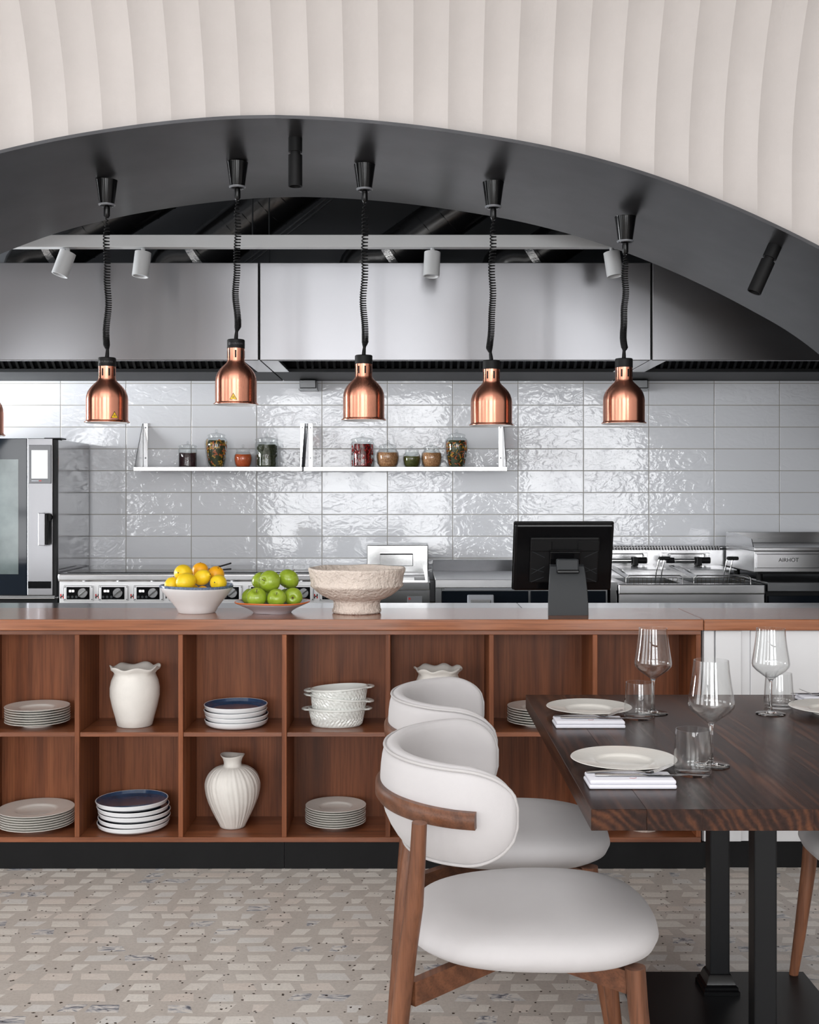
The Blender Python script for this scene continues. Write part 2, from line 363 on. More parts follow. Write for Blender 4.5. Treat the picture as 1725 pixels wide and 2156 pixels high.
MAT['fleck'] = plain('dark_fleck', srgb(58, 48, 40), 0.4)

# ------------------------------------------------------------------ floor with inlaid chips
floor = tag(MB().box(LX_, RX_, RY_, 7.35, -0.08, 0.0).build('floor', MAT['terrazzo'], smooth=False), 'grey beige terrazzo floor with rows of pale rectangular stone chips', kind='structure')
rc = random.Random(3)
chip_shapes = []
for k in range(14):
    wd = rc.uniform(0.052, 0.092); dp = rc.uniform(0.040, 0.047); s1, s2 = rc.choice([(0, 0), (0.014, 0.012), (0.016, 0.002), (-0.012, 0.010), (0.002, 0.016), (0.010, 0.014)])
    if k % 5 == 0: wd *= 0.72
    chip_shapes.append([(-wd / 2 + rc.uniform(-.004, .004), -dp / 2), (wd / 2 - s1, -dp / 2), (wd / 2 + s2 * 0.5, dp / 2 - rc.uniform(0, .003)), (-wd / 2 + s2, dp / 2)])
for k in (1, 4, 6, 9, 12): chip_shapes[k] = [(-p[0], p[1]) for p in chip_shapes[k]][::-1]
chip_mesh = {}
def chip_me(k, mi):
    if (k, mi) not in chip_mesh:
        chip_mesh[(k, mi)] = MB().prism(chip_shapes[k], 'z', -0.004, 0.00025).mesh('stone_chip', MAT['chip%d' % mi], smooth=False)
    return chip_mesh[(k, mi)]
chips = []
row = 0; yy = 4.372
while yy > -1.2:
    x = -3.9 + rc.uniform(0, 0.115)
    while x < 3.9:
        mi = rc.choices([0, 1, 2, 3], [42, 24, 20, 14])[0]
        chips.append((x + rc.uniform(-.006, .006), yy + rc.uniform(-.003, .003), rc.randrange(14), mi, rc.uniform(-0.05, 0.05)))
        x += rc.uniform(0.098, 0.134)
    yy -= 0.0695; row += 1
def chip_vis(c):
    px, py = VX + c[0] * F / c[1], VY + H * F / c[1]
    return -20 < px < 1745 and py < 2150 and not (1330 < px and py > 2040) and not (850 < px < 1330 and 1850 < py < 2045)
seen = sorted([c for c in chips if c[1] > 2.9 and chip_vis(c)], key=lambda c: c[1])[:298]
seen_ids = set(id(c) for c in seen)
for x, y, k, mi, a in seen:
    ob('stone_chip', chip_me(k, mi), floor, (x, y, 0), (0, 0, a))
rest = MB()
for c in chips:
    if id(c) in seen_ids: continue
    x, y, k, mi, a = c; ca, sa = math.cos(a), math.sin(a)
    rest.prism([(x + p[0] * ca - p[1] * sa, y + p[0] * sa + p[1] * ca) for p in chip_shapes[k]], 'z', -0.004, 0.00025, mi)
tag(rest.build('stone_chips', [MAT['chip%d' % i] for i in range(4)], floor, smooth=False), kind='stuff')
fl = MB()
for k in range(5200):
    x, y = rc.uniform(-3, 3), rc.uniform(1.5, 4.38); r = rc.uniform(0.0018, 0.0052); a0 = rc.uniform(0, 6)
    fl.prism([(x + r * rc.uniform(.6, 1.3) * math.cos(a0 + t), y + r * rc.uniform(.6, 1.3) * math.sin(a0 + t)) for t in (0, 1.5, 3, 4.6)], 'z', -0.003, 0.0005)
tag(fl.build('dark_flecks', MAT['fleck'], floor, smooth=False), kind='stuff')

# ------------------------------------------------------------------ room shell
def struct(o, label=None): return tag(o, label, kind='structure')
struct(MB().box(LX_, RX_, RY_, 4.33, 3.5, 3.6).build('ceiling', MAT['ceiling'], smooth=False))
struct(MB().box(LX_ - .1, LX_, RY_ - .1, 4.33, -0.08, 3.7).build('wall_left', MAT['wallpaint'], smooth=False))
struct(MB().box(RX_, RX_ + .1, RY_ - .1, 4.33, -0.08, 3.7).build('wall_right', MAT['wallpaint'], smooth=False))
struct(MB().box(LX_, RX_, RY_ - .1, RY_, -0.08, 3.7).build('wall_rear', MAT['wallpaint'], smooth=False))
struct(MB().box(-4.3, -4.2, 4.33, 7.35, -0.08, 3.7).build('wall_kitchen_left', MAT['wallpaint'], smooth=False))
struct(MB().box(4.2, 4.3, 4.33, 7.35, -0.08, 3.7).build('wall_kitchen_right', MAT['wallpaint'], smooth=False))
struct(MB().box(LX_, -3.97, 4.25, 4.33, -0.08, 3.7).build('wall_front_left', MAT['plaster'], smooth=False))
struct(MB().box(3.242, RX_, 4.25, 4.33, -0.08, 3.7).build('wall_front_right', MAT['plaster'], smooth=False))
for i, (x, ww) in enumerate(REAR_WIN):
    f = MB(); y0, y1 = RY_, RY_ + .12
    for p, q in ((x - ww / 2 - 0.06, x - ww / 2), (x + ww / 2, x + ww / 2 + 0.06)): f.box(p, q, y0, y1, 0.24, 3.46)
    f.box(x - ww / 2, x + ww / 2, y0, y1, 0.24, 0.30); f.box(x - ww / 2, x + ww / 2, y0, y1, 3.40, 3.46)
    for k in range(1, max(2, round(ww / 0.8))):
        q = x - ww / 2 + ww * k / max(2, round(ww / 0.8)); f.box(q - .05, q + .05, y1 - .03, y1 + .01, .30, 3.40)
    f.box(x - ww / 2, x + ww / 2, y1 - .028, y1 + .008, 2.40, 2.50); f.box(x - ww / 2, x + ww / 2, y1 - .028, y1 + .008, 1.00, 1.08)
    struct(f.build('window_%d' % (i + 1), MAT['black_metal'], smooth=False))
for i, (y, ww) in enumerate(LEFT_WIN):
    f = MB(); x0, x1 = LX_, LX_ + .12
    for p, q in ((y - ww / 2 - 0.06, y - ww / 2), (y + ww / 2, y + ww / 2 + 0.06), (y - .025, y + .025)): f.box(x0, x1 + (.01 if q - p < .055 else 0), p, q, 0.34, 3.16)
    f.box(x0, x1, y - ww / 2, y + ww / 2, 0.34, 0.4); f.box(x0, x1, y - ww / 2, y + ww / 2, 3.1, 3.16)
    struct(f.build('window_%d' % (i + 4), MAT['black_metal'], smooth=False))

# back wall: dark above, grout bed with individual tiles below
W = 7.2
wb = MB().box(-4.2, 4.2, W - 0.0022, W + 0.12, 0.0, 2.20, 0); wb.box(-4.2, 4.2, W - 0.0022, W + 0.12, 2.20, 3.7, 1)
wall_back = struct(wb.build('wall_back', [MAT['grout'], MAT['blackceil']], smooth=False), 'pale grey glazed tile wall behind the kitchen equipment')
tp, tr_ = 0.3995, 0.1335
tile_me = MB().bbox(-tp / 2 + 0.0018, tp / 2 - 0.0018, 0, 0.012, -tr_ / 2 + 0.0018, tr_ / 2 - 0.0018, 0.002, 2).mesh('wall_tile', MAT['tile'])
rt = random.Random(11)
for i in range(15):
    for j in range(11):
        cx = -1.733 + tp * (i - 3) + tp / 2; cz = 1.928 + tr_ * (1.5 - j)
        ob('wall_tile', tile_me, wall_back, (cx, W - 0.004 + rt.uniform(0, .0008), cz), (rt.uniform(-.002, .002), 0, rt.uniform(-.0025, .0025)))
struct(MB().box(-4.2, 4.2, 4.44, W + 0.12, 3.62, 3.7).build('ceiling_kitchen', MAT['blackceil'], smooth=False), 'black kitchen ceiling above the ducts')

# ------------------------------------------------------------------ arch
XA, ZA = -0.4815, 2.736
_r = [(0, ZA), (.15, 2.731), (.37, 2.715), (.71, 2.672), (1.03, 2.613), (1.33, 2.53), (1.589, 2.434), (1.79, 2.345), (2.038, 2.218), (2.21, 2.118), (2.343, 2.018), (2.55, 1.80), (2.75, 1.48), (2.88, 1.08), (2.95, 0.5), (2.97, 0.0)]
_l = [(0, ZA), (.15, 2.733), (.309, 2.722), (.608, 2.685), (.845, 2.642), (1.118, 2.572), (1.381, 2.474), (1.589, 2.385), (1.79, 2.29), (2.038, 2.155), (2.21, 2.045), (2.343, 1.945), (2.55, 1.74), (2.75, 1.44), (2.88, 1.06), (2.95, 0.5), (2.97, 0.0)]
def hermite(tab):
    x = np.array([p[0] for p in tab]); z = np.array([p[1] for p in tab]); d = np.gradient(z, x)
    def f(t):
        t = min(max(t, x[0]), x[-1]); i = min(int(np.searchsorted(x, t, 'right')) - 1, len(x) - 2); hh = x[i + 1] - x[i]; u = (t - x[i]) / hh
        return (2 * u**3 - 3 * u**2 + 1) * z[i] + (u**3 - 2 * u**2 + u) * hh * d[i] + (-2 * u**3 + 3 * u**2) * z[i + 1] + (u**3 - u**2) * hh * d[i + 1]
    return f
_fr, _fl = hermite(_r), hermite(_l)
def archz(x):
    d = x - XA
    if abs(d) >= 2.97: return 0.0
    return max(0.0, float(_fr(d) if d >= 0 else _fl(-d)))
YF, YB = 4.25, 5.34
soff = struct(thing('trim_1', 'dark metal lining of the wide arch over the counter', None))
for side, fn, nm in ((1, _fr, 'soffit_panel'), (-1, _fl, 'soffit_panel')):
    ds = list(np.linspace(0, 2.4, 56)) + [2.48, 2.56, 2.64, 2.72, 2.79, 2.84, 2.88, 2.91, 2.935, 2.95, 2.962, 2.97]
    P = [(XA + side * d, max(0.0, float(fn(d)))) for d in ds]
    vs = []; fs = []
    for i, (x, z) in enumerate(P):
        a = P[max(i - 1, 0)]; c = P[min(i + 1, len(P) - 1)]
        nx, nz = -(c[1] - a[1]), (c[0] - a[0]); ln = math.hypot(nx, nz); nx /= ln; nz /= ln
        if side < 0: nx, nz = -nx, -nz
        if i == 0: nx, nz = 0, 1
        t = 0.012
        vs += [(x, YF - 0.035, z), (x, YB, z), (x + nx * t, YB, z + nz * t), (x + nx * t, YF - 0.035, z + nz * t)]
    for i in range(len(P) - 1):
        for k in range(4): fs.append((4 * i + k, 4 * i + (k + 1) % 4, 4 * i + 4 + (k + 1) % 4, 4 * i + 4 + k))
    fs += [(0, 1, 2, 3), tuple(4 * (len(P) - 1) + k for k in (3, 2, 1, 0))]
    MB().add(vs, fs).build(nm, MAT['soffit'], soff, ang=30)
# fluted plaster front, each flute its own piece, leaning out towards the ceiling
wall_front = struct(thing('wall_front', 'white fluted plaster wall with a wide arched opening', None))
PIT = 0.1242
def lean(z): return 0.0 if z < 2.55 else -0.155 * ((z - 2.55) / 0.52) ** 2
us = [0, .05, .12, .2, .3, .4, .5, .6, .7, .8, .88, .95, 1.0]
for k in range(-32, 26):
    x0 = 0.0137 + k * PIT
    if x0 + PIT > 3.26 or x0 < -3.97: continue
    vs = []; fs = []; NZ = 22; nu = len(us)
    for i, u in enumerate(us):
        x = x0 + u * PIT; zb = archz(x) + (0.0125 if archz(x) > 0.05 else 0.0); dep = 0.017 * 4 * u * (1 - u)
        for j in range(NZ + 1):
            z = zb + (3.5 - zb) * j / NZ; vs.append((x, YF + dep + lean(z), z))
    o = len(vs)
    for i, u in enumerate(us):
        x = x0 + u * PIT; zb = archz(x) + (0.0125 if archz(x) > 0.05 else 0.0)
        for j in range(NZ + 1):
            z = zb + (3.5 - zb) * j / NZ; vs.append((x, YF + 0.07 + lean(z), z))
    q = NZ + 1
    for i in range(nu - 1):
        for j in range(NZ):
            a = i * q + j; fs.append((a, a + q, a + q + 1, a + 1)); a += o; fs.append((a, a + 1, a + q + 1, a + q))
        fs.append((i * q, o + i * q, o + (i + 1) * q, (i + 1) * q)); a = i * q + NZ; fs.append((a, a + q, o + a + q, o + a))
    for i in (0, nu - 1):
        for j in range(NZ): a = i * q + j; fs.append((a, a + 1, o + a + 1, o + a))
    MB().add(vs, fs).build('plaster_flute', MAT['plaster'], wall_front, ang=40)

# ------------------------------------------------------------------ extraction hoods
HY, HZ0, HZ1 = 6.01, 2.074, 2.568
hoods = [(-2.79, -0.772, 'left steel extraction hood with brushed front reaching past the oven', True),
         (-0.764, 1.232, 'middle steel extraction hood with the brightest brushed front', True),
         (1.240, 3.25, 'right steel extraction hood half hidden behind the arch', False)]
for x0, x1, lab, lit in hoods:
    h = thing('extraction_hood', lab, 'extractor hood', (0, 0, 0), 0, 'kitchen extraction hoods')
    MB().bbox(x0, x1, HY, HY + 0.02, HZ0 - 0.004, HZ1, 0.003).build('front_panel', MAT['hood'], h)
    MB().box(x0, x1, HY + 0.021, W - 0.02, HZ1 - 0.02, HZ1 - 0.002).build('top_panel', MAT['steel_dark'], h, smooth=False)
    for a, b2 in ((x0, x0 + 0.012), (x1 - 0.012, x1)):
        MB().box(a, b2, HY + 0.021, W - 0.02, HZ0 + 0.02, HZ1 - 0.021).build('side_panel', MAT['steel'], h, smooth=False)
    for a, b2 in ((x0, x0 + 0.085), (x1 - 0.085, x1)):
        MB().bbox(a, b2, HY + 0.021, W - 0.56, HZ0, HZ0 + 0.02, 0.002).build('gutter', MAT['steel'], h)
    MB().bbox(x0, x1, W - 0.56, W - 0.02, HZ0, HZ0 + 0.02, 0.002).build('rear_gutter', MAT['gutter_steel'], h)
    MB().bbox(x0 + 0.085, x1 - 0.085, HY + 0.021, HY + 0.07, HZ0, HZ0 + 0.02, 0.002).build('front_gutter', MAT['steel'], h)
    fp = MB(); a, b2 = (W - 0.545, HZ0 + 0.022), (HY + 0.12, HZ1 - 0.06)
    fp.prism([a, b2, (b2[0], b2[1] + 0.02), (a[0], a[1] + 0.02)], 'x', x0 + 0.02, x1 - 0.02)
    fp.build('filter_plate', MAT['filter'], h, smooth=False)
    sl = MB(); x = x0 + 0.13
    while x < x1 - 0.13:
        sl.prism([(a[0], a[1] - 0.001), (b2[0], b2[1] - 0.001), (b2[0], b2[1] - 0.022), (a[0] - 0.02, a[1] - 0.006)], 'x', x, x + 0.014); x += 0.041
    tag(sl.build('filter_slats', MAT['steel_dark'], h, smooth=False), kind='stuff')
for px in (650, 1344):
    X = wx(px, 7.12); br = MB().bbox(X - 0.05, X + 0.05, 7.06, 7.19, 2.018, 2.072, 0.006).box(X - 0.055, X + 0.055, 7.055, 7.19, 2.010, 2.018)
    tag(br.build('hood_bracket', MAT['steel_dark'], None), 'small steel bracket under the hood, %s of the two' % ('left' if px < 900 else 'right'), 'bracket', 'hood brackets')

# ------------------------------------------------------------------ black ducts above the hoods
ducts = [((60, 570), (440, 372), 'leftmost black spiral duct rising above the left hood', 0.125),
         ((365, 584), (725, 345), 'black spiral duct rising behind the second heat lamp cord', 0.135),
         ((765, 580), (1130, 345), 'black spiral duct rising behind the third and fourth heat lamp cords', 0.13),
         ((1062, 584), (1430, 350), 'rightmost black spiral duct with foil tape near the arch', 0.12)]
for (p0, p1, lab, R) in ducts:
    Y = 6.68; A = Vector((wx(p0[0], Y), Y, wz(p0[1], Y))); B = Vector((wx(p1[0], Y), Y - 0.25, wz(p1[1], Y)))
    d = (B - A).normalized()
    t = thing('air_duct', lab, 'duct', (A.x, A.y, HZ1), 0, 'black spiral ducts')
    A2 = A + d * 0.16; path = [Vector((A.x - 0.02, A.y, HZ1 + 0.002)), Vector((A.x - 0.02, A.y, HZ1 + 0.05))]
    c0 = Vector((A.x - 0.02, A.y, HZ1 + 0.05))
    for s in np.linspace(0.15, 1, 7):
        q1 = c0 + Vector((0, 0, 0.12)); path.append(c0 * (1 - s)**2 + q1 * 2 * s * (1 - s) + A2 * s * s)
    L = (B - A2).length; k = 0
    while k * 0.11 < L: path.append(A2 + d * (0.05 + k * 0.11)); k += 1
    base = Vector((A.x, A.y, HZ1))
    MB().tube([p - base for p in path], R, 28).build('duct_pipe', MAT['duct'], t, ang=60)
    sp = MB(); sb = 0
    pts = []
    N_ = Vector((0, 1, 0)); Bv = d.cross(N_).normalized(); N2 = Bv.cross(d)
    for q in range(int(L / 0.11 * 14)):
        s = q / 14; pts.append(A2 + d * (0.02 + s * 0.11) + (N2 * math.cos(2 * PI * s) + Bv * math.sin(2 * PI * s)) * (R + 0.0005) - base)
    sp.tube(pts, 0.0028, 5).build('spiral_seam', MAT['duct'], t)
    MB().tube([A2 + d * 0.02 - base, A2 + d * 0.06 - base], R + 0.004, 28).build('foil_collar', MAT['foil'], t)
for k, px in enumerate((532, 567)):
    X = wx(px, 6.3); tag(MB().cyl((X, 6.3, 0), 0.004, HZ1 - 0.001, 3.62, 8).build('hanging_rod', MAT['charcoal']), '%s thin threaded rod hanging down to the hood seam' % ('left' if k == 0 else 'right'), 'rod', 'threaded hanging rods')
A = (wx(505, 6.15), 6.15, wz(560, 6.15)); B = (wx(760, 6.15), 6.15, wz(362, 6.15))
for k in range(2):
    tag(MB().tube([(A[0] + k * 0.035, A[1], A[2]), (B[0] + k * 0.035, B[1], B[2])], 0.005, 8).build('cable_conduit', MAT['charcoal']), '%s thin grey cable conduit slanting up beside the second duct' % ('left' if k == 0 else 'right'), 'conduit', 'cable conduits')

# ------------------------------------------------------------------ white light track with four spots
TY = 5.62; tz0, tz1 = wz(520.5, TY), wz(494, TY)
tag(MB().bbox(-2.5, 2.3, TY, TY + 0.05, tz0, tz1, 0.003).build('lighting_track', MAT['white_metal']), 'long white lighting track spanning the opening in front of the hoods', 'light track')
def spot(name, label, group, base, d, r, stem, L, mat, inner):
    """cylinder spot hanging at base along direction d"""
    d = Vector(d).normalized(); t = thing(name, label, 'spotlight', base, 0, group)
    q = Vector((0, 0, -1)).rotation_difference(d).to_matrix().to_4x4()
    MB().cyl((0, 0, 0), r * 0.99, -stem, 0, 28).xf(q).build('mount', mat, t)
    MB().cyl((0, 0, 0), r * 0.72, -stem - 0.012, -stem, 24).xf(q).build('joint', mat, t)
    z0 = -stem - 0.012
    MB().lathe([(0, z0), (r, z0), (r, z0 - L), (r * 0.88, z0 - L), (r * 0.82, z0 - L + 0.015), (0, z0 - L + 0.02)], 32).xf(q).build('housing', mat, t)
    MB().lathe([(0, z0 - L + 0.017), (r * 0.6, z0 - L + 0.017), (r * 0.6, z0 - L + 0.010), (0, z0 - L + 0.007)], 20).xf(q).build('lens', inner, t)
    return t
sl_ = [(140, (-0.33, -0.12, -1), 'white track spotlight at the far left tilted to the left'), (299, (-0.10, -0.1, -1), 'white track spotlight between the first and second heat lamp cords'),
       (911, (-0.05, -0.1, -1), 'white track spotlight between the third and fourth heat lamp cords'), (1290, (0.13, -0.1, -1), 'white track spotlight beside the fifth heat lamp cord')]
for px, d, lab in sl_:
    X = wx(px, TY)
    t = thing('track_spotlight', lab, 'spotlight', (X, TY + 0.025, tz0), 0, 'white track spotlights')
    MB().cyl((0, 0, 0), 0.010, -0.035, 0.0, 12).build('mount', MAT['white_metal'], t)
    q = Matrix.Translation((0, 0, -0.02)) @ Vector((0, 0, -1)).rotation_difference(Vector(d).normalized()).to_matrix().to_4x4()
    r, L = 0.039, 0.118
    MB().lathe([(0, 0), (r, 0), (r, -L), (r * 0.86, -L), (r * 0.8, -L + 0.014), (0, -L + 0.02)], 32).xf(q).build('housing', MAT['white_metal'], t)
    MB().lathe([(0, -L + 0.018), (r * 0.6, -L + 0.016), (r * 0.6, -L + 0.010), (0, -L + 0.008)], 20).xf(q).build('lens', MAT['handle_plastic'], t)
spot('ceiling_spotlight', 'black cylindrical spotlight hanging straight down beside the arch crown', 'black arch spotlights', (wx(622, 4.45), 4.45, archz(wx(622, 4.45))), (0, 0, -1), 0.0265, 0.052, 0.118, MAT['black_matte'], MAT['charcoal'])
spot('ceiling_spotlight', 'black cylindrical spotlight slanting from the right of the arch', 'black arch spotlights', (wx(1632, 4.4), 4.4, archz(wx(1632, 4.4))), (-0.45, 0, -1), 0.0265, 0.050, 0.128, MAT['black_matte'], MAT['charcoal'])

# ------------------------------------------------------------------ copper heat lamps
LY = 4.75
SLOT = MB().bbox(.0337, .0353, -.0032, .0032, .187, .217, .0007, 1).mesh('vent_slot', MAT['black_matte'])
def heat_lamp(px, ybot, label, twist, sticker=None, pxtop=None):
    X = wx(px, LY); z0 = wz(ybot, LY); zc = min(archz(X - 0.045), archz(X + 0.045)); dx = wx(pxtop, LY) - X if pxtop else 0.0
    zc = min(archz(X + dx - 0.045), archz(X + dx + 0.045))
    t = thing('heat_lamp', label, 'heat lamp', (X, LY, z0), 0, 'copper heat lamps over the counter')
    so = [(.0895, 0), (.0905, .003), (.0845, .006), (.0835, .010), (.0835, .092), (.0815, .108), (.0765, .123), (.069, .136), (.060, .147), (.050, .157), (.0415, .165), (.0365, .171), (.0345, .178), (.0345, .228), (0, .228)]
    si = [(.0335, .222), (.0335, .178), (.040, .162), (.0585, .144), (.0675, .133), (.0745, .121), (.0795, .107), (.0815, .092), (.0815, .010), (.0815, .002)]
    MB().lathe(so + [(0, .224)] + [(r, z) for r, z in si], 56, closed=True).build('shade', MAT['copper'], t, ang=50)
    MB().lathe([(.0330, .200), (.0330, .177), (.0395, .161), (.058, .143), (.067, .132), (.074, .120), (.079, .106), (.081, .091), (.081, .0015), (.0885, .0), (.0885, -.001), (.0803, -.0005), (.0803, .09), (.078, .105), (.0665, .131), (.0575, .142), (.039, .160), (.032, .176), (.032, .200)], 48, closed=True).build('liner', MAT['enamel'], t, ang=50)
    MB().lathe([(0, .02), (.03, .022), (.052, .035), (.058, .055), (.05, .08), (.03, .11), (.015, .14), (.015, .17), (0, .17)], 28).build('bulb', MAT['enamel'], t)
    for k in range(8):
        ob('vent_slot', SLOT, t, (0, 0, 0), (0, 0, 2 * PI * (k + 0.5) / 8 + twist))
    cp = MB().lathe([(0, .226), (.0355, .226), (.0355, .259), (.033, .262), (0, .262)], 40).build('cap', MAT['black_matte'], t)
    if sticker is not None:
        lm = text_mesh('HURAKAN', 0.0105, MAT['cap_print'], bend=0.0356)
        ob('lettering', lm, cp, (0, 0, .243), (0, 0, sticker[0] + 0.25))
        MB().cyl((0, 0, 0), .006, -.0006, .0006, 20, axis='y').xf(Matrix.Rotation(sticker[0] + 0.25 - 0.95, 4, 'Z') @ Matrix.Translation((0, -.0356, .243))).build('round_logo', MAT['cap_print'], cp)
        a = sticker[1]; rr = 0.0838; hh, ww = .027, .0155
        def tri(sc, off, dz=0):
            P = [(-ww * sc, -hh / 2 * sc + dz), (ww * sc, -hh / 2 * sc + dz), (0, hh / 2 * sc + dz)]
            mb = MB(); vs = []
            for e in (0, 1):
                for (u, z) in P: vs.append(((rr + off * e) * math.sin(a + u / rr), -(rr + off * e) * math.cos(a + u / rr), .028 + z))
            return mb.add(vs, [(0, 1, 2), (5, 4, 3), (0, 3, 4, 1), (1, 4, 5, 2), (2, 5, 3, 0)])
        st = tag(tri(1.0, 0.0009).build('warning_sticker', MAT['black'], t, smooth=False), 'yellow and black triangular warning sticker')
        tri(0.80, 0.0013, -0.0012).build('sticker_face', MAT['yellow'], st, smooth=False)
        wv = MB()
        for q in (-.0035, 0, .0035):
            wv.add([((rr + e) * math.sin(a + (q + s) / rr), -(rr + e) * math.cos(a + (q + s) / rr), .020 + zz) for e in (0.0003, .0016) for s, zz in ((-.0006, 0), (.0006, 0), (.0010, .008), (-.0002, .008))], [(0, 1, 2, 3), (7, 6, 5, 4), (0, 4, 5, 1), (1, 5, 6, 2), (2, 6, 7, 3), (3, 7, 4, 0)])
        tag(wv.build('sticker_symbol', MAT['black'], st, smooth=False), kind='stuff')
    tilt = 0.12 * math.sin(twist * 5)
    MB().tube([(0, 0, .260), (tilt * .018, 0, .280), (tilt * .036, 0, .296)], [.0085, .0075, .006], 14).build('strain_relief', MAT['black_gloss'], t)
    top = zc - z0
    zt = top - 0.108 - 0.040
    # coiled cord: tight at the bottom, stretched at the top
    zb = .292; L = zt - zb; pts = []; turns = 58; seg = 11; nn = turns * seg
    rr2 = random.Random(int(px)); ph1, ph2 = rr2.uniform(0, 6), rr2.uniform(0, 6)
    for i in range(nn + 1):
        s = i / nn; h = zb + L * (0.42 * s + 0.58 * s ** 2.0)
        e = min(1, s * 12, (1 - s) * 12); wob = 0.0055 * math.sin(7.5 * (h - zb) / L * 1.2 + ph1) * (1 - (h - zb) / L) * e + 0.002 * math.sin(19 * (h - zb) / L + ph2) * e
        R = 0.0118 * (0.25 + 0.75 * e); a = 2 * PI * turns * s
        bx = dx * (h - zb) / L
        pts.append((bx + wob + tilt * .03 * (1 - s) + R * math.cos(a), R * math.sin(a), h))
    MB().tube(pts, 0.0027, 6).build('coiled_cord', MAT['black_matte'], t, ang=80)
    MB().lathe([(0, zt - .004), (.007, zt - .004), (.0125, zt + .006), (.0125, zt + .042), (0, zt + .042)], 20, c=(dx, 0, 0)).build('cord_grip', MAT['black_gloss'], t)
    MB().lathe([(0, top - .108), (.018, top - .108), (.026, top - .104), (.0295, top - .094), (.0425, top - .004), (.0435, top), (0, top)], 40, c=(dx, 0, 0)).build('ceiling_cup', MAT['black_gloss'], t)
    MB().lathe([(.0285, top - .1035), (.0335, top - .0995), (.034, top - .0965), (.029, top - .0965)], 32, c=(dx, 0, 0), closed=True).build('cup_ring', MAT['badge'], t)
    return t
heat_lamp(-38, 917, 'copper heat lamp cut off by the left edge of the picture', 0.9)
heat_lamp(225.5, 890, 'copper heat lamp with yellow warning sticker above the wall shelf bracket', 0.1, (0.0, 0.60), 225)
heat_lamp(497, 852, 'copper heat lamp with yellow sticker hanging highest, above the urn jar of pasta', 0.5, (0.05, 0.02), 500)
heat_lamp(766, 885, 'copper heat lamp without sticker above the jar of red chillies', 1.4, None, 768)
heat_lamp(1035, 896, 'copper heat lamp in front of the right shelf end', 2.2, None, 1039)
heat_lamp(1314, 892, 'rightmost copper heat lamp, to the right of the register screen', 3.1, None, 1317)
# ------------------------------------------------------------------ bar counter
CY = 4.368; CT = 0.927                                    # counter front and top
XJ = wx(1481, CY)
tag(MB().bbox(-3.30, XJ - 0.0008, CY - 0.012, 4.79, 0.8855, CT, 0.004).build('worktop', MAT['worktop']), 'long oak worktop of the bar carrying fruit and register', 'worktop', 'oak worktops')
tag(MB().bbox(XJ + 0.0008, 2.30, CY - 0.012, 4.79, 0.8855, CT, 0.004).build('worktop', MAT['worktop']), 'shorter oak worktop on the right above the white panels', 'worktop', 'oak worktops')
pc = thing('prep_counter', 'polished steel prep counter hidden behind the bar worktop', 'counter', (0, 0, 0))
for a, b2 in ((-3.2, -0.9), (-0.898, 0.462), (0.464, 2.25)):
    MB().bbox(a, b2, 4.80, 5.07, 0.895, 0.921, 0.002).build('steel_top', MAT['steel_prep'], pc)
MB().box(-3.18, 2.23, 4.82, 5.04, 0.10, 0.8945).build('body', MAT['steel_dark'], pc, smooth=False)
MB().box(-3.15, 2.20, 4.84, 5.02, 0.0, 0.0995).build('base', MAT['black_metal'], pc, smooth=False)

def dz(py): return wz(py, CY)
DIV = [wx(-274.6 + 218.3 * k, CY) for k in range(0, 9)]    # divider centres
TH = 0.0088
XL, XR = DIV[0] - 0.386, wx(1476.5, CY)
DIV[-1] = XR - TH
cab = thing('shelf_unit', 'open stained oak shelf unit with two rows of compartments under the worktop', 'shelf unit', (0, 0, 0))
ST0, ST1 = dz(1336.5), 0.8850
BB0, BB1 = dz(1773.5), dz(1763)
SH0, SH1 = dz(1552), dz(1542.5)
BY = 4.655
MB().bbox(XL, XR, CY, BY, ST0, ST1, 0.0012, 1).build('top_board', MAT['shelf_wood_h'], cab)
MB().bbox(XL, XR, CY, BY, BB0, BB1, 0.0012, 1).build('bottom_board', MAT['shelf_wood_h'], cab)
edges = [XL + TH] + DIV
for d in edges:
    MB().bbox(d - TH, d + TH, CY + 0.0005, BY, BB1 + 0.0002, ST0 - 0.0002, 0.0012, 1).build('divider', MAT['shelf_wood'], cab)
for a, b2 in zip(edges[:-1], edges[1:]):
    MB().bbox(a + TH + 0.0002, b2 - TH - 0.0002, CY + 0.006, BY, SH0, SH1, 0.0012, 1).build('shelf_board', MAT['shelf_wood_h'], cab)
    for z0, z1 in ((BB1, SH0), (SH1, ST0)):
        MB().box(a + TH + 0.0002, b2 - TH - 0.0002, BY - 0.006, BY, z0 + 0.0002, z1 - 0.0002).build('back_panel', MAT['shelf_wood'], cab, smooth=False)
for a, b2 in ((XL, wx(598, CY)), (wx(598, CY) + 0.0015, XR + 0.01)):
    MB().box(a, b2, CY + 0.004, CY + 0.02, 0.0, BB0 - 0.001).build('plinth', MAT['plinth'], cab, smooth=False)
wp = thing('panel_front', 'white panelled cabinet front under the right worktop', 'cabinet', (0, 0, 0))
PY = CY + 0.012
MB().box(XR + 0.011, 2.28, PY + 0.012, 4.78, 0.098, 0.884).build('carcass', MAT['white_panel'], wp, smooth=False)
def wpanel(a, b2): MB().bbox(a, b2, PY - 0.006, PY + 0.0118, 0.100, 0.883, 0.002, 1).build('panel', MAT['white_panel'], wp)
wpanel(XR + 0.012, wx(1503.5, PY)); wpanel(wx(1506.5, PY), wx(1561, PY))
MB().bbox(wx(1561.5, PY), wx(1580, PY), PY + 0.002, PY + 0.0118, 0.100, 0.883, 0.001, 1).build('panel_recess', MAT['white_panel'], wp)
wpanel(wx(1580.5, PY), wx(1760, PY)); wpanel(wx(1763, PY), 2.27)
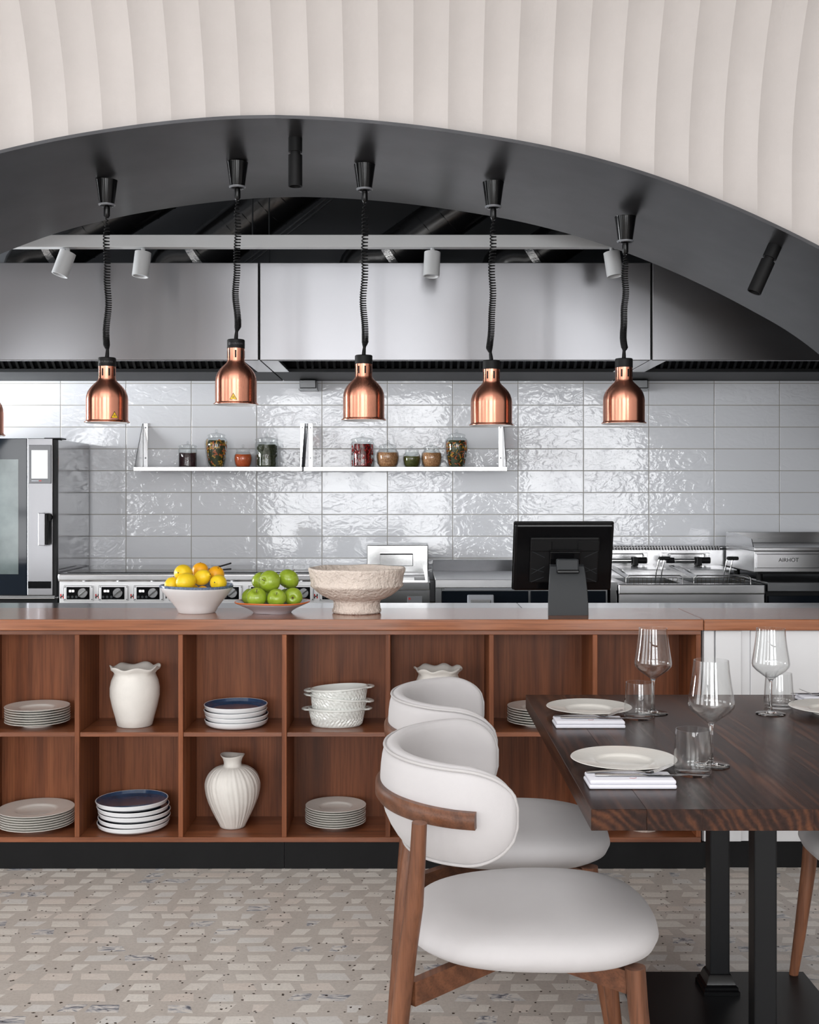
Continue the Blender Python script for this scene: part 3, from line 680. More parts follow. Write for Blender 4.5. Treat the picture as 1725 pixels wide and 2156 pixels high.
MB().box(XR + 0.012, 2.28, PY + 0.006, PY + 0.02, 0.0, 0.0975).build('plinth', MAT['plinth'], wp, smooth=False)

# ------------------------------------------------------------------ crockery on the open shelves
def plate_prof(R):
    k = R / 0.125
    return [(0, .003), (.048 * k, .003), (.050 * k, 0), (.056 * k, 0), (.058 * k, .004), (.070 * k, .010), (.122 * k, .0185), (.125 * k, .0200), (.1235 * k, .0212), (.074 * k, .0145), (.068 * k, .0140), (.063 * k, .0105), (.058 * k, .0078), (0, .0070)]
ORD = ['topmost', 'second from top', 'third from top', 'fourth from top', 'fifth from top', 'sixth from top', 'seventh from top', 'lowest']
def stack(name, prof, mats, matl, n, pitch, X, Y, Z, what, where, cat, jit=0.0, tilt=0.0, seed=1, nseg=48):
    rr = random.Random(seed); me = MB().lathe(prof, nseg, mats=mats).mesh(name, matl, ang=40)
    for i in range(n):
        k = n - 1 - i; o = 'lowest' if k == n - 1 else ORD[k]
        ob_ = ob(name, me, None, (X + (rr.uniform(-jit, jit) if i else 0), Y + (rr.uniform(-jit, jit) if i else 0), Z + i * pitch + (abs(tilt) * R_of(prof) * 0.5 if i else 0)),
                 (rr.uniform(-tilt, tilt) if i else 0, rr.uniform(-tilt, tilt) if i else 0, rr.uniform(0, 6)))
        tag(ob_, '%s, %s of the stack %s' % (what, o, where), cat, 'plates stacked %s' % where)
def R_of(p): return max(q[0] for q in p)
SY = 4.505
stack('dinner_plate', plate_prof(0.1216), None, MAT['porcelain'], 7, .0092, wx(79, SY), SY, SH1 + .0003, 'cream rimmed plate', 'in the upper leftmost compartment', 'plate', .001)
stack('dinner_plate', plate_prof(0.1425), None, MAT['porcelain'], 7, .0090, wx(76, 4.50), 4.502, BB1 + .0003, 'large cream rimmed plate', 'in the lower leftmost compartment', 'plate', .001, seed=2)
stack('dinner_plate', plate_prof(0.1165), None, MAT['porcelain'], 8, .0086, wx(707, 4.53), 4.525, BB1 + .0003, 'cream rimmed plate', 'below the oval bakers', 'plate', .001, seed=3)
stack('dinner_plate', plate_prof(0.118), None, MAT['porcelain'], 7, .0092, wx(1133, SY), SY, SH1 + .0003, 'cream rimmed plate', 'beside the table corner', 'plate', .001, seed=4)
def coupe(R):
    k = R / .1215
    return [(0, .0), (.085 * k, 0), (.105 * k, .0035), (.1175 * k, .012), (.1215 * k, .0255), (.1200 * k, .0272), (.1182 * k, .0265), (.1145 * k, .0150), (.100 * k, .0075), (0, .0060)]
cm = [0, 0, 0, 0, 0, 0, 1, 1, 1]
stack('coupe_plate', coupe(.1210), cm, [MAT['porcelain_white'], MAT['navy']], 4, .0185, wx(498, SY), SY, SH1 + .0003, 'navy and white coupe plate', 'beside the oval bakers', 'plate', .003, .018, 5)
stack('coupe_plate', coupe(.1365), cm, [MAT['porcelain_white'], MAT['navy']], 5, .0205, wx(281, 4.505), 4.505, BB1 + .0003, 'larger navy and white coupe plate', 'beside the swirled vase', 'plate', .005, .014, 8)
# oval bakers with chevron relief
def baker(label, loc, rot):
    t = thing('oval_baker', label, 'baking dish', loc, 0, 'stacked oval bakers'); t.rotation_euler = rot
    prof = [(0, .0)] + [(.088, .0), (.093, .004)] + [(.093 + .013 * (i / 14), .004 + .058 * (i / 14)) for i in range(1, 15)] + [(.112, .064), (.112, .070), (.106, .071), (.101, .064), (.090, .012), (.082, .007), (0, .007)]
    def mod(th, i, r, z):
        if 3 <= i <= 15:
            u = th * 18 / PI; tri = abs(((z - .004) / .058 * 1.0) % 1 - .5) * 2
            r += .0030 * (1 if ((u * 1.2 + tri * 1.6) % 1) < .55 else -0.4)
        return r, z
    MB().lathe(prof, 144, mod=mod, sy=.70).build('dish', MAT['casserole'], t, ang=50)
    for s in (-1, 1):
        pts = [(s * .104, -.030, .0655), (s * .118, -.026, .0655), (s * .1255, -.012, .0655), (s * .1265, 0, .0655), (s * .1255, .012, .0655), (s * .118, .026, .0655), (s * .104, .030, .0655)]
        MB().tube(pts, .0095, 10, flat=(.42, 1.0)).build('handle', MAT['casserole'], t)
    return t
bx = wx(711, SY)
baker('white oval baker at the bottom of its stack, chevron relief', (bx - .002, SY, SH1 + .0003), (0, 0, .04))
baker('white oval baker in the middle of its stack, tilted down to the right', (bx - .001, SY, SH1 + .043), (0, .10, -.03))
baker('white oval baker on top of its stack, rim raised to the right', (bx + .010, SY, SH1 + .0775), (0, -.055, .05))
# ruffled pots
def ruffle_pot(label, loc, rotz, R=.0945):
    k = R / .0945
    prof = [(0, 0), (.062, 0), (.066, .003), (.074, .035), (.086, .075), (.0935, .115), (.0945, .145), (.089, .172), (.080, .190), (.077, .200), (.084, .212), (.094, .221), (.0945, .2255), (.091, .2265), (.080, .219), (.072, .205), (.071, .195), (.082, .165), (.087, .13), (.078, .07), (.066, .02), (0, .012)]
    def mod(th, i, r, z):
        if 9 <= i <= 15:
            w_ = (0.15 if i in (9, 15) else 0.6 if i in (10, 14) else 1.0); z += .0050 * w_ * math.sin(7 * th + .6 * math.sin(2 * th)); r += .0035 * w_ * math.sin(7 * th + 1.2)
        else: r += .0006 * math.sin(z * 900)
        return r * k, z * k
    o = MB().lathe(prof, 98, mod=mod).build('ruffled_pot', MAT['bisque'], None, loc, (0, 0, rotz), ang=70)
    return tag(o, label, 'pot', 'ruffled pots')
ruffle_pot('matte white pot with ruffled rim standing in full view', (wx(284, SY), SY, SH1 + .0003), .3)
ruffle_pot('matte white pot with ruffled rim peeking over the chair backs', (wx(923, SY), SY, SH1 + .0003), 1.1, .092)
# swirled vase
prof = [(0, 0), (.044, 0), (.048, .003)] + [(.048 + .0565 * math.sin(PI / 2 * min(1, u * 1.02)) ** 1.15, .003 + .165 * u) for u in np.linspace(.06, 1, 18)] + \
       [(.1035 - .066 * (1 - math.cos(PI / 2 * u)) ** 0.9, .168 + .064 * math.sin(PI / 2 * u)) for u in np.linspace(.08, 1, 12)] + [(.0335, .238), (.0335, .248), (.0375, .262), (.0455, .272), (.046, .2755), (.043, .276), (.033, .262), (.029, .245), (.030, .23), (0, .22)]
def swirl(th, i, r, z):
    if 2 < i < 36 and r > .03:
        a = th * 34 + z * 46; e = min(1, max(0, (r - .034) / .03)); r += e * (.0011 * math.sin(a) + .0008 * math.sin(th * 19 + z * 30 + 2))
    if z > .262: z += .003 * math.sin(2 * th + 2.2)
    return r, z
tag(MB().lathe(prof, 150, mod=swirl).build('swirled_vase', MAT['bisque'], None, (wx(490, 4.51), 4.51, BB1 + .0003), ang=80), 'matte white vase with swirled ribs and narrow flared neck', 'vase')
tag(MB().lathe([(0, 0), (.052, 0), (.054, .006), (.085, .03), (.11, .06), (.112, .066), (.108, .066), (.08, .033), (.05, .010), (0, .008)], 48).build('serving_bowl', MAT['stone'], None, (wx(1356, 4.47), 4.48, BB1 + .0003)), 'low cream bowl on the bottom shelf behind the table posts', 'bowl')

# ------------------------------------------------------------------ things on the worktop
BX, BYY = wx(413.5, 4.60), 4.61
bowl = [(0, .004), (.058, .004), (.060, 0), (.070, 0), (.0735, .003), (.080, .018), (.098, .042), (.120, .068), (.136, .089), (.1425, .099), (.1432, .107), (.1405, .109), (.137, .104), (.131, .092), (.113, .068), (.088, .040), (.066, .018), (0, .012)]
def wob(th, i, r, z): return r + .0012 * math.sin(3 * th + 40 * z), z + (.0015 * math.sin(2 * th) if z > .09 else 0)
tag(MB().lathe(bowl, 72, mats=[0] * 9 + [1] * 5 + [0] * 4, mod=wob).build('fruit_bowl', [MAT['bowl_white'], MAT['bowl_blue']], None, (BX, BYY, CT + .0003)), 'white flared bowl with blue speckled rim full of lemons', 'bowl')
lem = MB()
lp = []
for i in range(19):
    u = i / 18; a = PI * u; x = -math.cos(a); r = math.sin(a) ** 0.92
    lp.append((max(0, .0345 * r), .041 * x))
lp[0] = (0, -.0415); lp[-1] = (0, .047); lp[-2] = (.0065, .0440); lp[-3] = (.0105, .0395); lp[-4] = (.0165, .0365); lp[-5] = (.0245, .0315)
lemon_me = MB().lathe(lp, 28).mesh('lemon', MAT['lemon'], ang=80)
orange_me = MB().lathe([(.0355 * math.sin(PI * i / 16), -.034 * math.cos(PI * i / 16)) for i in range(17)], 28).mesh('orange', MAT['orange'], ang=80)
tipme = MB().lathe([(0, -.002), (.0028, -.001), (.0024, .0012), (0, .0018)], 10).mesh('stem_end', MAT['stem'])
def place(px, py, Y): return (wx(px, Y), Y, wz(py, Y))
lemons = [(386, 1207, 4.62, (1.45, .5, -.3), 1.0, 0, 'lemon at the upper left of the pile with its tip facing forward'), (391.5, 1225, 4.545, (.2, 1.4, 1.2), 1.0, 0, 'lemon at the front of the pile, large and smooth'),
          (426, 1216, 4.605, (1.2, .2, 1.0), .88, 0, 'lemon in the middle of the pile'), (460, 1227, 4.57, (1.45, -.3, -.15), .92, 0, 'lemon at the front right with its tip facing forward'),
          (361, 1233, 4.575, (.3, .4, 2), .80, 0, 'lemon at the far left resting on the bowl rim'), (422, 1201, 4.69, (0, 0, 0), .92, 1, 'orange at the back top of the citrus pile'),
          (455, 1209, 4.665, (.5, .4, 0), .93, 1, 'orange at the right with a dark stem spot'), (427, 1250, 4.565, (.4, 1.4, 0), .84, 1, 'orange low in the bowl, only a sliver visible'), (402, 1244, 4.66, (.2, 1.4, 1), .8, 0, 'lemon buried at the back of the bowl')]
for px, py, Y, rot, sc, kind, lab in lemons:
    o = ob('orange' if kind else 'lemon', orange_me if kind else lemon_me, None, place(px, py, Y), rot); o.scale = (sc, sc, sc)
    tag(o, lab, 'orange' if kind else 'lemon', 'citrus fruit in the white bowl')
    ti = ob('stem_end', tipme, o, (0, 0, .047 if not kind else .034)); 
AX, AYY = wx(573, 4.60), 4.61
plate = [(0, .003), (.066, .003), (.068, 0), (.074, 0), (.078, .006), (.098, .018), (.128, .031), (.1465, .0395), (.1485, .0425), (.147, .0455), (.142, .0445), (.122, .036), (.094, .024), (.072, .012), (0, .009)]
def wob2(th, i, r, z): return r + .001 * math.sin(5 * th), z + .0014 * math.sin(3 * th + 1) * (r / .15)
tag(MB().lathe(plate, 72, mats=[0] * 7 + [1] * 3 + [2] * 5, mod=wob2).build('fruit_plate', [MAT['plate_under'], MAT['orange_rim'], MAT['plate_top']], None, (AX, AYY, CT + .0003)), 'shallow footed plate with orange rim holding green apples', 'plate')
ap = []
for i in range(21):
    a = PI * i / 20; r = .040 * math.sin(a) * (1 + .10 * math.cos(a)); z = -.036 * math.cos(a) * (1 - .0)
    d = math.exp(-(r / .011) ** 2); z = z + (.009 * d if z < 0 else -.012 * d); ap.append((max(0, r), z))
ap[0] = (0, ap[0][1]); ap[-1] = (0, ap[-1][1])
apple_me = MB().lathe(ap, 32, mod=lambda t, i, r, z: (r * (1 + .018 * math.cos(5 * t) * (1 if z < 0 else .4)), z)).mesh('apple', MAT['apple'], ang=80)
stem_me = MB().tube([(0, 0, .022), (.001, 0, .030), (.003, .001, .041)], [.0014, .0012, .0016], 7).mesh('stem', MAT['stem'])
calyx_me = MB().lathe([(0, -.0275), (.004, -.0275), (.005, -.0305), (.002, -.0295), (0, -.029)], 8).mesh('calyx', MAT['stem'])
apples = [(567, 1224, 4.605, (1.35, -.75, -.45), 1.10, 'large green apple lying on its side in the upper middle, stem to the left'), (608, 1218.5, 4.66, (-.35, .45, 0), 1.06, 'green apple at the upper right of the pile'),
          (552, 1223, 4.71, (.2, .3, 0), 1.02, 'green apple at the upper back, mostly hidden'), (540.5, 1257, 4.545, (.7, -.2, .3), 1.0, 'green apple at the front left, yellowish side forward'),
          (582.5, 1258.5, 4.535, (.95, .1, 0), .92, 'green apple at the front middle with its stem hollow facing out'), (618, 1256.5, 4.585, (-1.5, .15, 0), .90, 'green apple at the front right with its base facing out'),
          (529, 1256, 4.64, (.1, .2, 0), .93, 'green apple at the left edge behind the front one'), (571, 1255, 4.652, (0, .2, 0), .88, 'green apple low at the back centre'), (603, 1253, 4.69, (.1, 0, 0), .76, 'green apple low at the back right')]
for px, py, Y, rot, sc, lab in apples:
    o = ob('apple', apple_me, None, place(px, py, Y), rot); o.scale = (sc, sc, sc); tag(o, lab, 'apple', 'green apples on the orange rimmed plate')
    ob('stem', stem_me, o); ob('calyx', calyx_me, o)
sb = [(0, .003), (.088, 0), (.0945, .004), (.095, .012), (.090, .022), (.0895, .040), (.0925, .050), (.110, .056), (.134, .068), (.155, .083), (.170, .098), (.178, .104), (.1815, .110), (.179, .116), (.180, .130), (.184, .150), (.1885, .166), (.190, .172), (.186, .1765), (.178, .175), (.172, .150), (.165, .110), (.12, .070), (0, .058)]
def rough_(th, i, r, z):
    return (r + (.0016 * math.sin(th * 31 + z * 700) * math.sin(th * 17 - z * 410) + .001 * math.sin(th * 53 + i)) if i < 17 else r + .001 * math.sin(9 * th)), z + (.0015 * math.sin(6 * th) if z > .16 else 0)
tag(MB().lathe(sb, 160, mod=rough_).build('stone_bowl', MAT['stone'], None, (wx(751.5, 4.6), 4.60, CT + .0003), ang=70), 'large rough stone coloured footed bowl on the worktop', 'bowl')

# register seen from behind
rg = thing('register_screen', 'black touchscreen register seen from behind on the worktop', 'register', (wx(1191, 4.56), 4.56, CT + .0003), .04)
tl = Matrix.Translation((0, .045, .218)) @ Matrix.Rotation(math.radians(14), 4, 'X')
MB().bbox(-.195, .192, -.012, .012, -.136, .136, .010, 3).xf(tl).build('display_back', MAT['black_gloss'], rg)
MB().bbox(-.198, .195, .0122, .020, -.139, .139, .006, 2).xf(tl).build('display_glass', MAT['black_gloss'], rg)
MB().bbox(-.135, .135, -.024, -.0125, -.100, .085, .006, 2).xf(tl).build('rear_cover', MAT['black_matte'], rg)
for s in (-1, 1):
    MB().bbox(s * .093 - .042, s * .093 + .042, -.030, -.0245, .030, .072, .003, 1).xf(tl).build('corner_plate', MAT['black_matte'], rg)
rb = MB()
for s in (-1, 1):
    for (x0, z0, x1, z1) in ((.078, .005, .130, .030), (.078, -.055, .128, -.040), (.078, -.075, .128, -.095), (.078, -.032, .128, -.062)):
        rb.tube([(s * x0, -.0252, z0), (s * x1, -.0252, z1)], .0014, 6)
tag(rb.xf(tl).build('cover_ribs', MAT['charcoal'], rg), kind='stuff')
MB().bbox(-.060, .060, -.040, -.0245, -.030, .033, .004, 2).xf(tl).build('hinge_block', MAT['black_gloss'], rg)
MB().tube([(-.062, -.036, .034), (.062, -.036, .034)], .005, 10).xf(tl).build('hinge_bar', MAT['black_gloss'], rg)
MB().bbox(-.042, .042, -.060, -.024, .165, .215, .006, 2).build('hinge_arm', MAT['charcoal'], rg)
MB().bbox(-.043, .043, -.066, -.048, .160, .174, .004, 2).build('hinge_clip', MAT['black_gloss'], rg)
st = []
for (y, z) in ((-.062, .0), (-.060, .05), (-.054, .10), (-.046, .15), (-.034, .185), (-.022, .192)): st.append((y, z))
hw = lambda z: .078 - .012 * (z / .19) ** 2.2
vs = []; fs = []
for (y, z) in st:
    for (dx_, dy_) in ((-1, 0), (-.96, -.006), (.96, -.006), (1, 0), (.96, .012), (-.96, .012)): vs.append((dx_ * hw(z), y + dy_, z))
for i in range(len(st) - 1):
    for k in range(6): fs.append((6 * i + k, 6 * i + (k + 1) % 6, 6 * i + 6 + (k + 1) % 6, 6 * i + 6 + k))
fs += [tuple(range(6)), tuple(range(6 * len(st) - 6, 6 * len(st)))[::-1]]
MB().add(vs, fs).build('stand', MAT['charcoal'], rg, ang=30)
MB().bbox(-.060, .060, -.050, .04, 0, .008, .003, 2).build('foot_plate', MAT['charcoal'], rg)

# ------------------------------------------------------------------ wall shelves and jars
def wall_shelf(x0, x1, label):
    t = thing('wall_shelf', label, 'shelf', (0, 0, 0), 0, 'steel wall shelves')
    z0, z1 = 1.5215, 1.5455
    MB().box(x0, x1, 6.955, 7.194, z1 - .002, z1).build('shelf_plate', MAT['steel'], t, smooth=False)
    MB().bbox(x0, x1, 6.950, 6.9545, z0, z1, .001, 1).build('front_lip', MAT['steel'], t)
    for s, xe in ((1, x0 + .003), (-1, x1 - .003)):
        br = MB().prism([(6.965, z1 + .0005), (7.19, z1 + .0005), (7.19, 1.815), (7.180, 1.815)], 'x', xe - .0015, xe + .0015).build('bracket', MAT['steel_dark'], t, smooth=False)
        a, b2 = sorted((xe + s * .058, xe + s * .086))
        a, b2 = sorted((xe + s * .002, xe + s * .030))
        fl_ = MB().bbox(a, b2, 7.187, 7.1935, z1 + .001, 1.817, .001, 1).build('flange', MAT['steel'], t)
        for z in (1.79, 1.605): MB().cyl(((a + b2) / 2, 7.187, z), .005, -.003, 0, 10, axis='y').build('screw', MAT['steel_dark'], fl_)
    return t
wall_shelf(wx(281, 6.95), wx(636, 6.95), 'left steel wall shelf carrying four jars')
wall_shelf(wx(640, 6.95), wx(1068, 6.95), 'right steel wall shelf carrying five jars')
JY, JZ = 7.06, 1.5458; js = JY / F
MAT['purple_beans'] = speckle('purple_beans', [srgb(40, 10, 18), srgb(66, 20, 30), srgb(28, 8, 14)], 190)
MAT['lentils'] = speckle('orange_lentils', [srgb(212, 84, 30), srgb(230, 112, 52), srgb(190, 70, 24)], 330)
MAT['chickpeas'] = speckle('tan_chickpeas', [srgb(176, 122, 78), srgb(206, 156, 110), srgb(150, 98, 60)], 150)
MAT['mung'] = speckle('green_mung', [srgb(70, 74, 16), srgb(96, 98, 28), srgb(52, 58, 12)], 260)
MAT['p_yellow'] = plain('pasta_yellow', srgb(198, 150, 44), 0.5); MAT['p_orange'] = plain('pasta_orange', srgb(190, 92, 34), 0.5)
MAT['p_green'] = plain('pasta_green', srgb(62, 68, 36), 0.6); MAT['p_leaf'] = speckle('spinach_nests', [srgb(48, 54, 32), srgb(66, 72, 44), srgb(36, 42, 24)], 120)
MAT['chilli'] = plain('red_chilli', srgb(176, 26, 24), 0.25, coat=0.3)
MAT['chilli_dark'] = plain('dark_chilli', srgb(96, 14, 14), 0.3)
def jar(px, half, ytop, shape, label, fill, flabel, seed):
    X = wx(px, JY); R = half * js; Hh = (982 - ytop) * js
    t = thing('glass_jar', label, 'jar', (X, JY, JZ), 0, 'glass jars on the wall shelves')
    lid = {'cyl': .27, 'urn': .22, 'round': .33}[shape]; hb = Hh * (1 - lid)      # body height
    if shape == 'cyl': out = [(R * .94, 0), (R * .99, hb * .03), (R, hb * .08), (R, hb * .90), (R * .97, hb * .95), (R * .93, hb)]
    elif shape == 'urn': out = [(R * .64, 0), (R * .70, hb * .03), (R * .84, hb * .30), (R * .96, hb * .58), (R, hb * .76), (R * .97, hb * .87), (R * .84, hb * .955), (R * .70, hb)]
    else: out = [(R * .62, 0), (R * .74, hb * .03), (R * .90, hb * .20), (R * .99, hb * .48), (R, hb * .62), (R * .95, hb * .80), (R * .80, hb * .92), (R * .74, hb)]
    tw = .0028
    prof = [(0, 0)] + out + [(max(r - tw, .001), z if k else z + .004) for k, (r, z) in list(enumerate(out))[::-1]] + [(0, .004)]
    MB().lathe(prof, 40).build('jar_body', MAT['jar_glass'], t, ang=50)
    rn = out[-1][0]
    ld = Hh - hb
    lo = [(0, hb + .0005), (rn * .98, hb + .0005), (rn * .98, hb + ld * .16), (rn * 1.06, hb + ld * .20), (rn * 1.06, hb + ld * .30), (rn * .98, hb + ld * .36), (rn * .55, hb + ld * .50), (rn * .2, hb + ld * .56), (rn * .16, hb + ld * .62), (rn * .16, hb + ld * .64)]
    li = MB().lathe(lo + [(0, hb + ld * .64)], 36).build('lid', MAT['jar_glass'], t, ang=40)
    kz = hb + ld * .80; kr = max(.0065, ld * .185)
    MB().lathe([(kr * math.sin(PI * i / 12) * 1.05, kz - kr * math.cos(PI * i / 12)) for i in range(13)], 20).build('knob', MAT['jar_glass'], li, ang=80)
    # filling
    rr = random.Random(seed); inn = [(max(r - tw - .0012, .001), z) for r, z in out]
    fh = fill[1] * hb
    def rad(z):
        for (r0, z0), (r1, z1) in zip(inn[:-1], inn[1:]):
            if z0 <= z <= z1: return r0 + (r1 - r0) * (z - z0) / max(1e-6, z1 - z0)
        return inn[-1][0]
    zs = [.0045 + (fh - .0045) * i / 14 for i in range(15)]
    k = fill[0]; core = 1.0 if k in ('purple_beans', 'lentils', 'chickpeas', 'mung') else .78
    f = MB().lathe([(0, zs[0])] + [(rad(z) * core, z) for z in zs] + [(0, zs[-1] + .001)], 40, mod=lambda a, i, r, z: (r, z + (.0015 * math.sin(3 * a + i) if i == 15 else 0)))
    mats = [MAT[k]] if core == 1.0 else None
    def surf(z, a, dr): return Vector(((rad(z) - dr) * math.cos(a), (rad(z) - dr) * math.sin(a), z))
    if k == 'chilli':
        mats = [MAT['chilli_dark'], MAT['chilli']]
        for i in range(70):
            z = rr.uniform(.010, fh - .008); a = rr.uniform(PI, 2 * PI); sl_2 = rr.uniform(-1.1, 1.1); Ln = rr.uniform(.008, .016)
            P = [surf(min(max(z + Ln * s * math.cos(sl_2), .008), fh), a + Ln * s * math.sin(sl_2) / R, .005) for s in (-1, -.4, .3, 1)]
            f.tube(P, [.0016, .0042, .0036, .0008], 6, mat=1 if rr.random() < .8 else 0)
    elif k == 'bows':
        mats = [MAT['p_green'], MAT['p_yellow'], MAT['p_orange'], MAT['p_green']]
        for i in range(75):
            z = rr.uniform(.010, fh - .004); a = rr.uniform(PI - .3, 2 * PI + .3); th = rr.uniform(0, PI); c = surf(z, a, .006)
            T = Vector((-math.sin(a), math.cos(a), 0)); U = Vector((0, 0, 1)); u = T * math.cos(th) + U * math.sin(th); v = U * math.cos(th) - T * math.sin(th); nn = Vector((math.cos(a), math.sin(a), 0))
            s_ = .011; mt = rr.choice([1, 1, 1, 2, 2, 3]) if z > fh * .35 else rr.choice([1, 2, 3, 3, 3])
            pt = [c - u * s_ - v * s_ * .6, c - u * s_ + v * s_ * .6, c + nn * .003 + v * s_ * .18, c + nn * .003 - v * s_ * .18, c + u * s_ + v * s_ * .6, c + u * s_ - v * s_ * .6]
            pt2 = [p - nn * .0022 for p in pt]
            f.add(pt + pt2, [(0, 1, 2, 3), (3, 2, 4, 5), (9, 8, 7, 6), (11, 10, 8, 9), (0, 6, 7, 1), (4, 10, 11, 5), (1, 7, 8, 2), (2, 8, 10, 4), (3, 9, 6, 0), (5, 11, 9, 3)], mt)
    elif k == 'penne':
        mats = [MAT['p_green'], MAT['p_yellow'], MAT['p_orange'], MAT['p_green']]
        for i in range(110):
            z = rr.uniform(.010, fh - .004); a = rr.uniform(PI - .3, 2 * PI + .3); th = rr.gauss(0, .55); Ln = .0115
            P = [surf(min(max(z + Ln * s * math.sin(th), .006), fh), a + Ln * s * math.cos(th) / R, .004) for s in (-1, 0, 1)]
            f.tube(P, .0030, 7, mat=rr.choice([1, 1, 2, 2, 2, 3, 3]))
    elif k == 'nests':
        mats = [MAT['p_leaf']]
        for i in range(26):
            z = rr.uniform(.012, fh - .008); a = rr.uniform(PI - .3, 2 * PI + .3); c = surf(z, a, .014); q = Matrix.Translation(c) @ Matrix.Rotation(a, 4, 'Z') @ Matrix.Rotation(PI / 2 + rr.uniform(-.4, .4), 4, 'Y')
            for rr_ in (.010, .0075, .005):
                lp2 = [q @ Vector((rr_ * math.cos(b3) * rr.uniform(.9, 1.1), rr_ * math.sin(b3), (.010 - rr_) * .8 + rr.uniform(-.001, .001))) for b3 in np.linspace(0, 2 * PI, 13)[:-1]]
                f.tube(lp2, .0024, 6, loop=True)
    o = f.build('jar_filling', mats, None, (X, JY, JZ)); tag(o, flabel, 'dry food', None, 'stuff')
jar(395.5, 19.5, 927, 'cyl', 'straight glass jar of dark purple beans, leftmost on the wall shelves', ('purple_beans', .74), 'dark purple beans filling the leftmost jar', 1)
jar(456, 25, 902, 'urn', 'tall urn shaped glass jar of tricolour bow pasta', ('bows', .90), 'yellow, orange and green bow pasta in the tall urn jar', 2)
jar(512, 19.2, 934, 'round', 'small round glass jar of orange lentils', ('lentils', .83), 'orange lentils in the small round jar', 3)
jar(562, 25, 910, 'cyl', 'straight glass jar of dark green pasta nests', ('nests', .90), 'dark green pasta nests in the straight jar', 4)
jar(763.5, 24.8, 910, 'cyl', 'straight glass jar of red chillies', ('chilli', .93), 'red chillies packed in the straight jar', 5)
jar(816.5, 24.2, 924, 'round', 'round glass jar of tan chickpeas, larger and left of the green one', ('chickpeas', .79), 'tan chickpeas left of the mung beans', 6)
jar(867.2, 18.8, 935, 'round', 'small round glass jar of green mung beans', ('mung', .72), 'green mung beans in the small round jar', 7)
jar(909, 22, 928, 'round', 'round glass jar of tan chickpeas right of the green mung beans', ('chickpeas', .83), 'tan chickpeas right of the mung beans', 8)
jar(962, 25, 902, 'urn', 'tall urn shaped glass jar of orange and green penne, rightmost jar', ('penne', .90), 'orange, yellow and green penne in the rightmost jar', 9)
# ------------------------------------------------------------------ kitchen line
# combi oven
OY = 6.50; X1 = wx(119, OY); X0 = X1 - 0.86; Z0, Z1 = wz(1261, OY), wz(923, OY)
ov = thing('combi_oven', 'steel combi oven with dark glass door and lit touchscreen at the left', 'oven', (0, 0, 0))
MB().bbox(X0, X1, OY + .035, 7.16, Z0, Z1 - .004, .004).build('body', MAT['steel_side'], ov)
MB().box(X1 - .028, X1 - .001, OY + .004, OY + .0345, Z0 + .01, Z1 - .006).build('door_seal', MAT['black_matte'], ov, smooth=False)
MB().bbox(X1 - .075, X1 + .02, OY + .02, OY + .12, Z1 - .0035, Z1 + .004, .002).build('hinge_cover', MAT['black_matte'], ov)
dr = MB().bbox(X0 + .01, wx(57, OY), OY, OY + .033, Z0 + .02, Z1, .003).build('glass_door', MAT['oven_glass'], ov)
MB().bbox(X0 + .10, wx(39, OY), OY - .0012, OY + .001, wz(1209, OY), wz(967, OY), .0005, 1).build('door_window', MAT['oven_window'], dr)
cc = MB().bbox(wx(57.5, OY), wx(111, OY), OY, OY + .033, Z0 + .02, Z1, .003).build('control_column', MAT['hood'], ov)
sf = MB().bbox(wx(60.5, OY), wx(108.5, OY), OY - .005, OY - .0002, wz(1018, OY), wz(937, OY), .002).build('screen_bezel', MAT['screen_frame'], ov)
MB().box(wx(67, OY), wx(101, OY), OY - .0056, OY - .0051, wz(1007.5, OY), wz(948, OY)).build('screen', MAT['screen'], sf, smooth=False)
MB().box(wx(67, OY), wx(82, OY), OY - .0056, OY - .0051, wz(1013, OY), wz(1011.6, OY)).build('print_line', MAT['handle_plastic'], sf, smooth=False)
MB().box(wx(83, OY), wx(88, OY), OY - .0056, OY - .0051, wz(1013, OY), wz(1011.6, OY)).build('print_line', MAT['red'], sf, smooth=False)
hd = MB().bbox(wx(86, OY), wx(100.5, OY), OY - .050, OY - .030, wz(1148, OY), wz(1080, OY), .003).build('handle', MAT['hood'], ov)
MB().bbox(wx(99, OY), wx(105, OY), OY - .045, OY - .028, wz(1146, OY), wz(1082, OY), .003).build('handle_back', MAT['black_matte'], hd)
MB().cyl((wx(103, OY), OY, wz(1089, OY)), .022, -.034, -.0002, 24, axis='y').build('handle_pivot', MAT['black_matte'], hd)
MB().bbox(wx(59, OY), wx(108, OY), OY - .002, OY - .0002, wz(1239, OY), wz(1224, OY), .001, 1).build('vent_panel', MAT['black_gloss'], ov)
MB().bbox(X0 + .01, X1 - .01, OY + .002, OY + .034, Z0 - .0, Z0 + .019, .003).build('drip_tray', MAT['steel'], ov)
sd = thing('oven_stand', 'black and steel stand under the combi oven', 'stand', (0, 0, 0))
MB().bbox(X0, X1 - .005, OY + .04, 7.14, Z0 - .045, Z0 - .0005, .004).build('top_frame', MAT['black_metal'], sd)
MB().box(X0 + .02, X1 - .03, OY + .07, 7.12, .10, Z0 - .0455).build('cabinet', MAT['steel'], sd, smooth=False)
for a in (X0 + .05, X1 - .08):
    for y in (OY + .1, 7.08): MB().cyl((a, y, 0), .02, 0, .0995, 12).build('foot', MAT['black_metal'], sd)

